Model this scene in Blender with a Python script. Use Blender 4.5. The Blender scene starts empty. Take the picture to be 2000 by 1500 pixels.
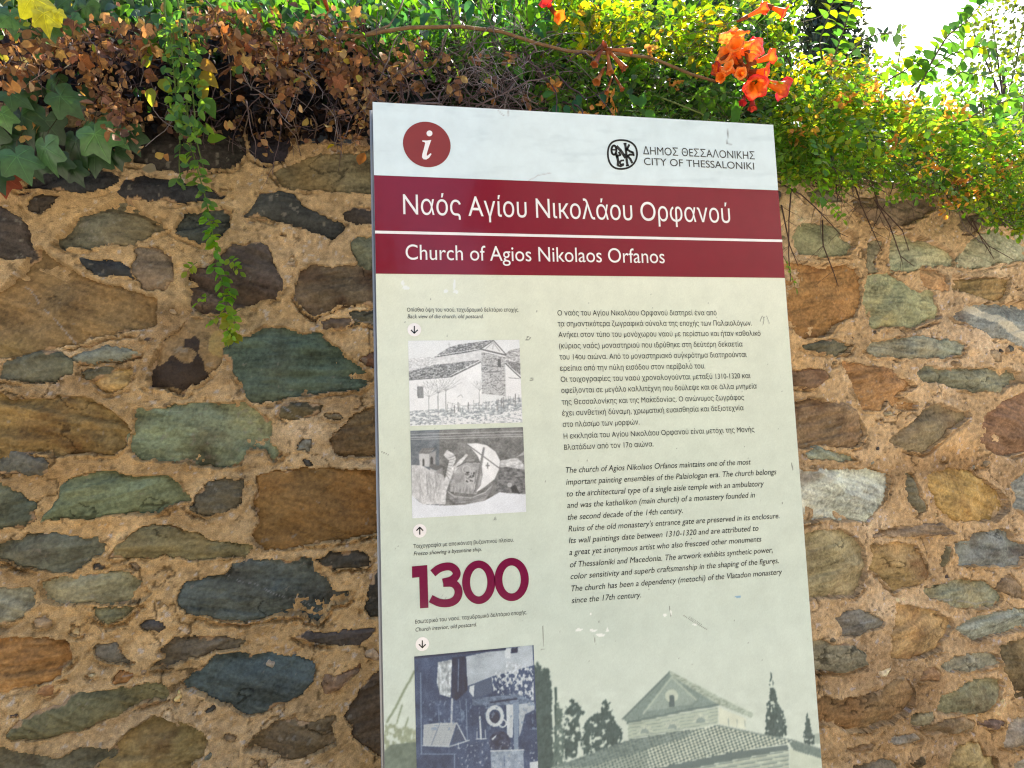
import bpy, math, random
import numpy as np
from mathutils import Vector
random.seed(7); rng = np.random.default_rng(11)
SC = bpy.context.scene; COL = SC.collection

# ------------------------------------------------------------------ camera, sky, sun, exposure
F_PX = 1243.12; YAW = 0.179859; PITCH = 0.0887246; ROLL = -0.0367817
SIGN_TOP = 2.15; SIGN_W = 0.8
CAM = np.array([0.033121, -1.130175, SIGN_TOP - 0.622438])
c_, s_ = math.cos(YAW), math.sin(YAW)
_F = np.array([s_, c_, 0]); _R = np.array([c_, -s_, 0]); _U = np.array([0, 0, 1.])
FW = _F*math.cos(PITCH) + _U*math.sin(PITCH); _U2 = _U*math.cos(PITCH) - _F*math.sin(PITCH)
RT = _R*math.cos(ROLL) + _U2*math.sin(ROLL); UP = _U2*math.cos(ROLL) - _R*math.sin(ROLL)
cd = bpy.data.cameras.new("camera"); cam = bpy.data.objects.new("camera", cd); COL.objects.link(cam)
cd.sensor_width = 36; cd.lens = 36*F_PX/2000; cd.clip_start = 0.02; cd.clip_end = 3000
from mathutils import Matrix
cam.matrix_world = Matrix([[RT[0], UP[0], -FW[0], CAM[0]], [RT[1], UP[1], -FW[1], CAM[1]], [RT[2], UP[2], -FW[2], CAM[2]], [0, 0, 0, 1]])
SC.camera = cam

SUN_EL = math.radians(50); SUN_AZ = math.radians(42)      # azimuth from +Y (behind the wall) towards +X
sd = np.array([math.sin(SUN_AZ)*math.cos(SUN_EL), math.cos(SUN_AZ)*math.cos(SUN_EL), math.sin(SUN_EL)])
w = bpy.data.worlds.new("World"); SC.world = w; w.use_nodes = True
nt = w.node_tree; bg = nt.nodes["Background"]; sky = nt.nodes.new("ShaderNodeTexSky")
sky.sky_type = 'NISHITA'; sky.sun_disc = False; sky.sun_elevation = SUN_EL; sky.sun_rotation = SUN_AZ
sky.dust_density = 2.5; sky.ozone_density = 1.0; sky.air_density = 1.0
nt.links.new(sky.outputs[0], bg.inputs[0]); bg.inputs[1].default_value = 0.13
ld = bpy.data.lights.new("sun", 'SUN'); ld.energy = 4.7; ld.angle = math.radians(0.5); ld.color = (1, .93, .82)
sun = bpy.data.objects.new("sun", ld); COL.objects.link(sun)
sun.rotation_euler = Vector(sd).to_track_quat('Z', 'Y').to_euler(); sun.location = (3, 6, 9)
SC.cycles.filter_width = 1.2; SC.cycles.denoising_prefilter = 'NONE'
SC.view_settings.view_transform = 'Standard'; SC.view_settings.look = 'None'
SC.view_settings.exposure = 1.78; SC.view_settings.gamma = 1

# ------------------------------------------------------------------ helpers
def lin(c):
    c = np.asarray(c, float)/255
    return np.where(c <= .04045, c/12.92, ((c+.055)/1.055)**2.4)
def ray(px, py): return RT*(px-1000)/F_PX + UP*(750-py)/F_PX + FW
WA = math.radians(5)
W_O = np.array([0.4, 0.66, 0]); W_A = np.array([math.cos(WA), math.sin(WA), 0]); W_N = np.array([math.sin(WA), -math.cos(WA), 0])
def at(px, py, off=0.):                    # photo direction -> point standing `off` metres in front of the wall face
    d = ray(px, py); t = ((W_O + W_N*off - CAM) @ W_N)/(d @ W_N)
    return CAM + d*t
def wall_st(px, py):
    p = at(px, py); return (p-W_O) @ W_A, p[2]
def sign_uv(px, py):
    d = ray(px, py); t = -CAM[1]/d[1]; p = CAM + d*t
    return p[0], p[2]-SIGN_TOP
def far(px, py, dist): 
    d = ray(px, py); return CAM + d*dist
def sign_px(u, v):
    P = np.stack([u, np.zeros_like(u), v+SIGN_TOP], -1) - CAM
    z = P @ FW
    return 1000+F_PX*(P @ RT)/z, 750-F_PX*(P @ UP)/z

_T = np.random.default_rng(5).random((512, 512))
def vn(x, y, seed=0):
    x = np.asarray(x, float)+seed*37.13; y = np.asarray(y, float)+seed*91.7
    xi = np.floor(x).astype(int); yi = np.floor(y).astype(int); fx = x-xi; fy = y-yi
    fx = fx*fx*(3-2*fx); fy = fy*fy*(3-2*fy)
    a = _T[xi % 512, yi % 512]; b = _T[(xi+1) % 512, yi % 512]; c = _T[xi % 512, (yi+1) % 512]; d = _T[(xi+1) % 512, (yi+1) % 512]
    return (a*(1-fx)+b*fx)*(1-fy)+(c*(1-fx)+d*fx)*fy
def fbm(x, y, o=4, seed=0, g=.5):
    r = 0; a = 1; n = 0
    for i in range(o):
        r = r+a*(vn(x*2**i, y*2**i, seed+i*3)-.5); n += a; a *= g
    return r/n*2
def sdist(P, poly):                        # signed distance, + inside
    poly = np.asarray(poly, float); x, y = P[:, 0], P[:, 1]
    dm = np.full(len(P), 1e9); ins = np.zeros(len(P), bool)
    n = len(poly)
    for i in range(n):
        a, b = poly[i], poly[(i+1) % n]; e = b-a
        t = np.clip(((x-a[0])*e[0]+(y-a[1])*e[1])/max(e @ e, 1e-12), 0, 1)
        dm = np.minimum(dm, (x-a[0]-t*e[0])**2+(y-a[1]-t*e[1])**2)
        cr = ((a[1] > y) != (b[1] > y))
        if abs(e[1]) > 1e-12: ins ^= cr & (x < a[0]+(y-a[1])/e[1]*e[0])
    d = np.sqrt(dm); return np.where(ins, d, -d)

def build(name, V, faces, mat, parent=None, col=None, smooth=False, loc=None):
    V = np.asarray(V, np.float32); me = bpy.data.meshes.new(name)
    if loc is not None: V = V-np.asarray(loc, np.float32)
    me.vertices.add(len(V)); me.vertices.foreach_set("co", V.ravel())
    faces = [np.asarray(f, np.int32) for f in faces if len(f)]
    li = np.concatenate([f.ravel() for f in faces]); tot = np.concatenate([np.full(len(f), f.shape[1], np.int32) for f in faces])
    st = np.concatenate([[0], np.cumsum(tot)[:-1]]).astype(np.int32)
    me.loops.add(len(li)); me.loops.foreach_set("vertex_index", li)
    me.polygons.add(len(tot)); me.polygons.foreach_set("loop_start", st); me.polygons.foreach_set("loop_total", tot)
    if smooth: me.polygons.foreach_set("use_smooth", np.ones(len(tot), bool))
    me.update(calc_edges=True)
    if col is not None:
        a = me.color_attributes.new("Col", 'FLOAT_COLOR', 'POINT')
        cc = np.ones((len(V), 4), np.float32); cc[:, :3] = col; a.data.foreach_set("color", cc.ravel())
    me.materials.append(mat)
    o = bpy.data.objects.new(name, me); COL.objects.link(o)
    if loc is not None: o.location = loc
    if parent is not None:
        o.parent = parent; o.location = Vector(loc if loc is not None else (0, 0, 0)) - ABS.get(parent.name, Vector((0, 0, 0)))
        ABS[o.name] = ABS.get(parent.name, Vector((0, 0, 0))) + o.location
    elif loc is not None: ABS[o.name] = Vector(loc)
    return o
ABS = {}
def tag(o, label, cat, group=None):
    o["label"] = label; o["category"] = cat
    if group: o["group"] = group
    return o
def thing(name, loc, label, cat, group=None):
    o = bpy.data.objects.new(name, None); COL.objects.link(o); o.location = loc; o.empty_display_size = .1
    ABS[o.name] = Vector(loc); return tag(o, label, cat, group)

class MB:                                  # collects boxes / tubes / loose faces into one mesh
    def __init__(s): s.V = []; s.F = {}; s.C = []; s.n = 0
    def add(s, V, F, col=(1, 1, 1)):
        V = np.asarray(V, float).reshape(-1, 3); s.V.append(V)
        for f in F: s.F.setdefault(len(f), []).append([i+s.n for i in f])
        c = np.asarray(col, float); s.C.append(np.broadcast_to(c, (len(V), 3)).copy()); s.n += len(V)
    def addn(s, V, F, C):
        s.V.append(V); s.F.setdefault(F.shape[1], []).extend((F+s.n).tolist()); s.C.append(C); s.n += len(V)
    def box(s, a, b, col=(1, 1, 1)):
        x0, y0, z0 = a; x1, y1, z1 = b
        V = [(x0, y0, z0), (x1, y0, z0), (x1, y1, z0), (x0, y1, z0), (x0, y0, z1), (x1, y0, z1), (x1, y1, z1), (x0, y1, z1)]
        s.add(V, [(3, 2, 1, 0), (4, 5, 6, 7), (0, 1, 5, 4), (1, 2, 6, 5), (2, 3, 7, 6), (3, 0, 4, 7)], col)
    def tube(s, pts, r0, r1=None, col=(1, 1, 1), k=4):
        P = np.asarray(pts, float); n = len(P); r1 = r0 if r1 is None else r1
        T = np.gradient(P, axis=0); T /= np.linalg.norm(T, axis=1)[:, None]+1e-9
        ref = np.where(np.abs(T[:, 2:3]) > .9, np.array([[1., 0, 0]]), np.array([[0, 0, 1.]]))
        A = np.cross(T, ref); A /= np.linalg.norm(A, axis=1)[:, None]+1e-9; B = np.cross(T, A)
        r = np.linspace(r0, r1, n)[:, None, None]; th = np.linspace(0, 2*math.pi, k, endpoint=False)
        V = P[:, None]+r*(A[:, None]*np.cos(th)[None, :, None]+B[:, None]*np.sin(th)[None, :, None])
        F = [(i*k+j, i*k+(j+1) % k, (i+1)*k+(j+1) % k, (i+1)*k+j) for i in range(n-1) for j in range(k)]
        F.append(tuple(range(k-1, -1, -1))); F.append(tuple((n-1)*k+j for j in range(k)))
        s.add(V, F, col)
    def build(s, name, mat, parent=None, smooth=False, loc=None):
        if not s.n: return None
        return build(name, np.concatenate(s.V), [np.array(f) for f in s.F.values()], mat, parent, np.concatenate(s.C), smooth, loc)

# ------------------------------------------------------------------ materials
def mat(name, rough=.8, spec=.3, color=None, coat=0):
    m = bpy.data.materials.new(name); m.use_nodes = True; n = m.node_tree.nodes; p = n["Principled BSDF"]
    p.inputs["Roughness"].default_value = rough; p.inputs["Specular IOR Level"].default_value = spec
    if coat: p.inputs["Coat Weight"].default_value = coat; p.inputs["Coat Roughness"].default_value = .04
    if color is not None: p.inputs["Base Color"].default_value = (*color, 1)
    else:
        a = n.new("ShaderNodeVertexColor"); a.layer_name = "Col"; m.node_tree.links.new(a.outputs[0], p.inputs["Base Color"])
    return m
def N(m, t, **k):
    n = m.node_tree.nodes.new(t)
    for a, b in k.items(): setattr(n, a, b)
    return n
def L(m, a, b): m.node_tree.links.new(a, b)
def noise_mul(m, scale, lo, hi, detail=6, src=None, stretch=None, rough=.6):       # varies base colour by procedural noise
    p = m.node_tree.nodes["Principled BSDF"]; tc = N(m, "ShaderNodeTexCoord"); no = N(m, "ShaderNodeTexNoise")
    no.inputs["Scale"].default_value = scale; no.inputs["Detail"].default_value = detail; no.inputs["Roughness"].default_value = rough
    v = tc.outputs["Object"]
    if stretch:
        mp = N(m, "ShaderNodeMapping"); mp.inputs["Scale"].default_value = stretch; L(m, v, mp.inputs[0]); v = mp.outputs[0]
    L(m, v, no.inputs["Vector"])
    r = N(m, "ShaderNodeMapRange"); r.inputs[1].default_value = .3; r.inputs[2].default_value = .7; r.inputs[3].default_value = lo; r.inputs[4].default_value = hi
    L(m, no.outputs[0], r.inputs[0])
    mx = N(m, "ShaderNodeMix", data_type='RGBA', blend_type='MULTIPLY'); mx.inputs[0].default_value = 1
    bc = p.inputs["Base Color"]
    if bc.links: L(m, bc.links[0].from_socket, mx.inputs[6])
    else: mx.inputs[6].default_value = bc.default_value
    cb = N(m, "ShaderNodeCombineColor"); 
    for i in range(3): L(m, r.outputs[0], cb.inputs[i])
    L(m, cb.outputs[0], mx.inputs[7]); L(m, mx.outputs[2], bc)
    return no
def bump(m, scale, strength, dist, detail=6, kind="ShaderNodeTexNoise", stretch=None):
    p = m.node_tree.nodes["Principled BSDF"]; tc = N(m, "ShaderNodeTexCoord"); no = N(m, kind); no.inputs["Scale"].default_value = scale
    v = tc.outputs["Object"]
    if stretch:
        mp = N(m, "ShaderNodeMapping"); mp.inputs["Scale"].default_value = stretch; L(m, v, mp.inputs[0]); v = mp.outputs[0]
    if kind == "ShaderNodeTexNoise": no.inputs["Detail"].default_value = detail
    L(m, v, no.inputs["Vector"]); b = N(m, "ShaderNodeBump"); b.inputs["Strength"].default_value = strength; b.inputs["Distance"].default_value = dist
    L(m, no.outputs[0], b.inputs["Height"])
    if p.inputs["Normal"].links: L(m, p.inputs["Normal"].links[0].from_socket, b.inputs["Normal"])
    L(m, b.outputs[0], p.inputs["Normal"])
def leafmat(name, rough=.42, trans=.6, spec=.4, tint=(2.1, 1.95, .55)):
    m = mat(name, rough, spec); n = m.node_tree.nodes; p = n["Principled BSDF"]; out = n["Material Output"]
    noise_mul(m, 90, .75, 1.25, 3)
    t = N(m, "ShaderNodeBsdfTranslucent"); mx = N(m, "ShaderNodeMix", data_type='RGBA', blend_type='MULTIPLY'); mx.inputs[0].default_value = 1
    a = N(m, "ShaderNodeVertexColor"); a.layer_name = "Col"; L(m, a.outputs[0], mx.inputs[6]); mx.inputs[7].default_value = (*tint, 1)
    L(m, mx.outputs[2], t.inputs[0]); s = N(m, "ShaderNodeMixShader"); s.inputs[0].default_value = trans
    L(m, p.outputs[0], s.inputs[1]); L(m, t.outputs[0], s.inputs[2]); L(m, s.outputs[0], out.inputs[0])
    return m
M_stone = mat("rubble stone", .85, .25); noise_mul(M_stone, 160, .72, 1.25, 8, rough=.7); bump(M_stone, 220, .7, .004, 8); bump(M_stone, 40, .5, .008, 8)
M_mortar = mat("lime mortar", .95, .15); noise_mul(M_mortar, 330, .62, 1.3, 6, rough=.75); bump(M_mortar, 260, .9, .005, 8); bump(M_mortar, 70, .5, .006, 6)
M_leaf = leafmat("green leaves"); M_dry = leafmat("dry leaves", .7, .3, .2, (1.3, 1.1, .7)); M_ivy = leafmat("ivy leaves", .35, .15, .5, (1.2, 1.3, .6))
M_far = leafmat("tree foliage", .6, .3, .2)
M_wood = mat("twig bark", .85, .2); noise_mul(M_wood, 60, .7, 1.2)
M_petal = leafmat("petals", .5, .4, .3, (1.4, 1.0, .6))

# ------------------------------------------------------------------ ground, street and the house across it
def simple(name, c, rough=.9, sc=20, lo=.8, hi=1.15, b=None):
    m = mat(name, rough, .2, c); noise_mul(m, sc, lo, hi)
    if b: bump(m, b, .5, .01)
    return m
def sheet(name, x0, y0, x1, y1, z, m):
    o = build(name, [(x0, y0, z), (x1, y0, z), (x1, y1, z), (x0, y1, z)], [[(0, 1, 2, 3)]], m); o["kind"] = "structure"; return o
M_pave = simple("pavement slabs", (.44, .40, .34), .9, 12, .8, 1.1, 60); 
M_earth = simple("earth", (.12, .085, .05), .95, 8, .6, 1.3, 30)
sheet("ground", -400, -400, 400, 400, -.13, M_earth)
def slab(name, x0, y0, x1, y1, z0, z1, m):
    b = MB(); b.box((x0, y0, z0), (x1, y1, z1)); o = b.build(name, m); o["kind"] = "structure"; return o
slab("pavement", -60, -9.6, 60, .9, -.129, 0, M_pave)
M_plaster = simple("cream plaster", (.72, .60, .40), .9, 3, .92, 1.05, 80); M_glass = mat("window glass", .05, .5, (.03, .04, .05)); M_shut = simple("shutters", (.10, .18, .14)); M_tile = simple("roof tiles", (.35, .13, .07), .85, 15, .7, 1.2)
M_white = simple("white trim", (.75, .73, .68))
def house(x0, x1, h, mwall, label, fy=-8.2):
    dy = fy+8.2; t = thing("house", (x0, fy, 0), label, "house"); b = MB(); b.box((x0, -15+dy, 0), (x1, -8.2+dy, h)); b.build("wall", mwall, t)
    r = MB(); r.add([(x0-.4, -15.3+dy, h+.003), (x1+.4, -15.3+dy, h+.003), (x1+.4, -7.8+dy, h+.003), (x0-.4, -7.8+dy, h+.003), (x0+2, -11.6+dy, h+1.6), (x1-2, -11.6+dy, h+1.6)], [(3, 2, 1, 0), (0, 1, 5, 4), (1, 2, 5), (2, 3, 4, 5), (3, 0, 4)]); r.build("roof", M_tile, t)
    x = x0+.9
    while x+1.1 < x1-.3:
        for z in np.arange(.9, h-1.4, 2.9):
            f = MB(); f.box((x-.08, -8.198+dy, z-.08), (x, -8.14+dy, z+1.68)); f.box((x+1.1, -8.198+dy, z-.08), (x+1.18, -8.14+dy, z+1.68)); f.box((x, -8.198+dy, z+1.6), (x+1.1, -8.14+dy, z+1.68)); f.box((x, -8.198+dy, z-.08), (x+1.1, -8.1+dy, z))
            fo = f.build("window", M_white, t); g = MB(); g.box((x, -8.197+dy, z), (x+1.1, -8.17+dy, z+1.6)); g.build("pane", M_glass, fo)
            for sx in (x-.66, x+1.2):
                g = MB(); g.box((sx, -8.197+dy, z-.04), (sx+.54, -8.15+dy, z+1.64)); g.build("shutter", M_shut, fo)
        x += 2.6
house(-14, -3.6, 6.2, simple("ochre plaster", (.42, .27, .13), .9, 3, .92, 1.05, 80), "ochre plastered house with green shutters across the street", -9.5)
house(1.7, 12.0, 5.6, simple("pale plaster", (.74, .70, .63), .9, 3, .94, 1.03, 80), "pale plastered house with green shutters, nearer, across the street to the right", -3.6)  # added close by, unseen, so its sunlit face brightens the right side

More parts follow.
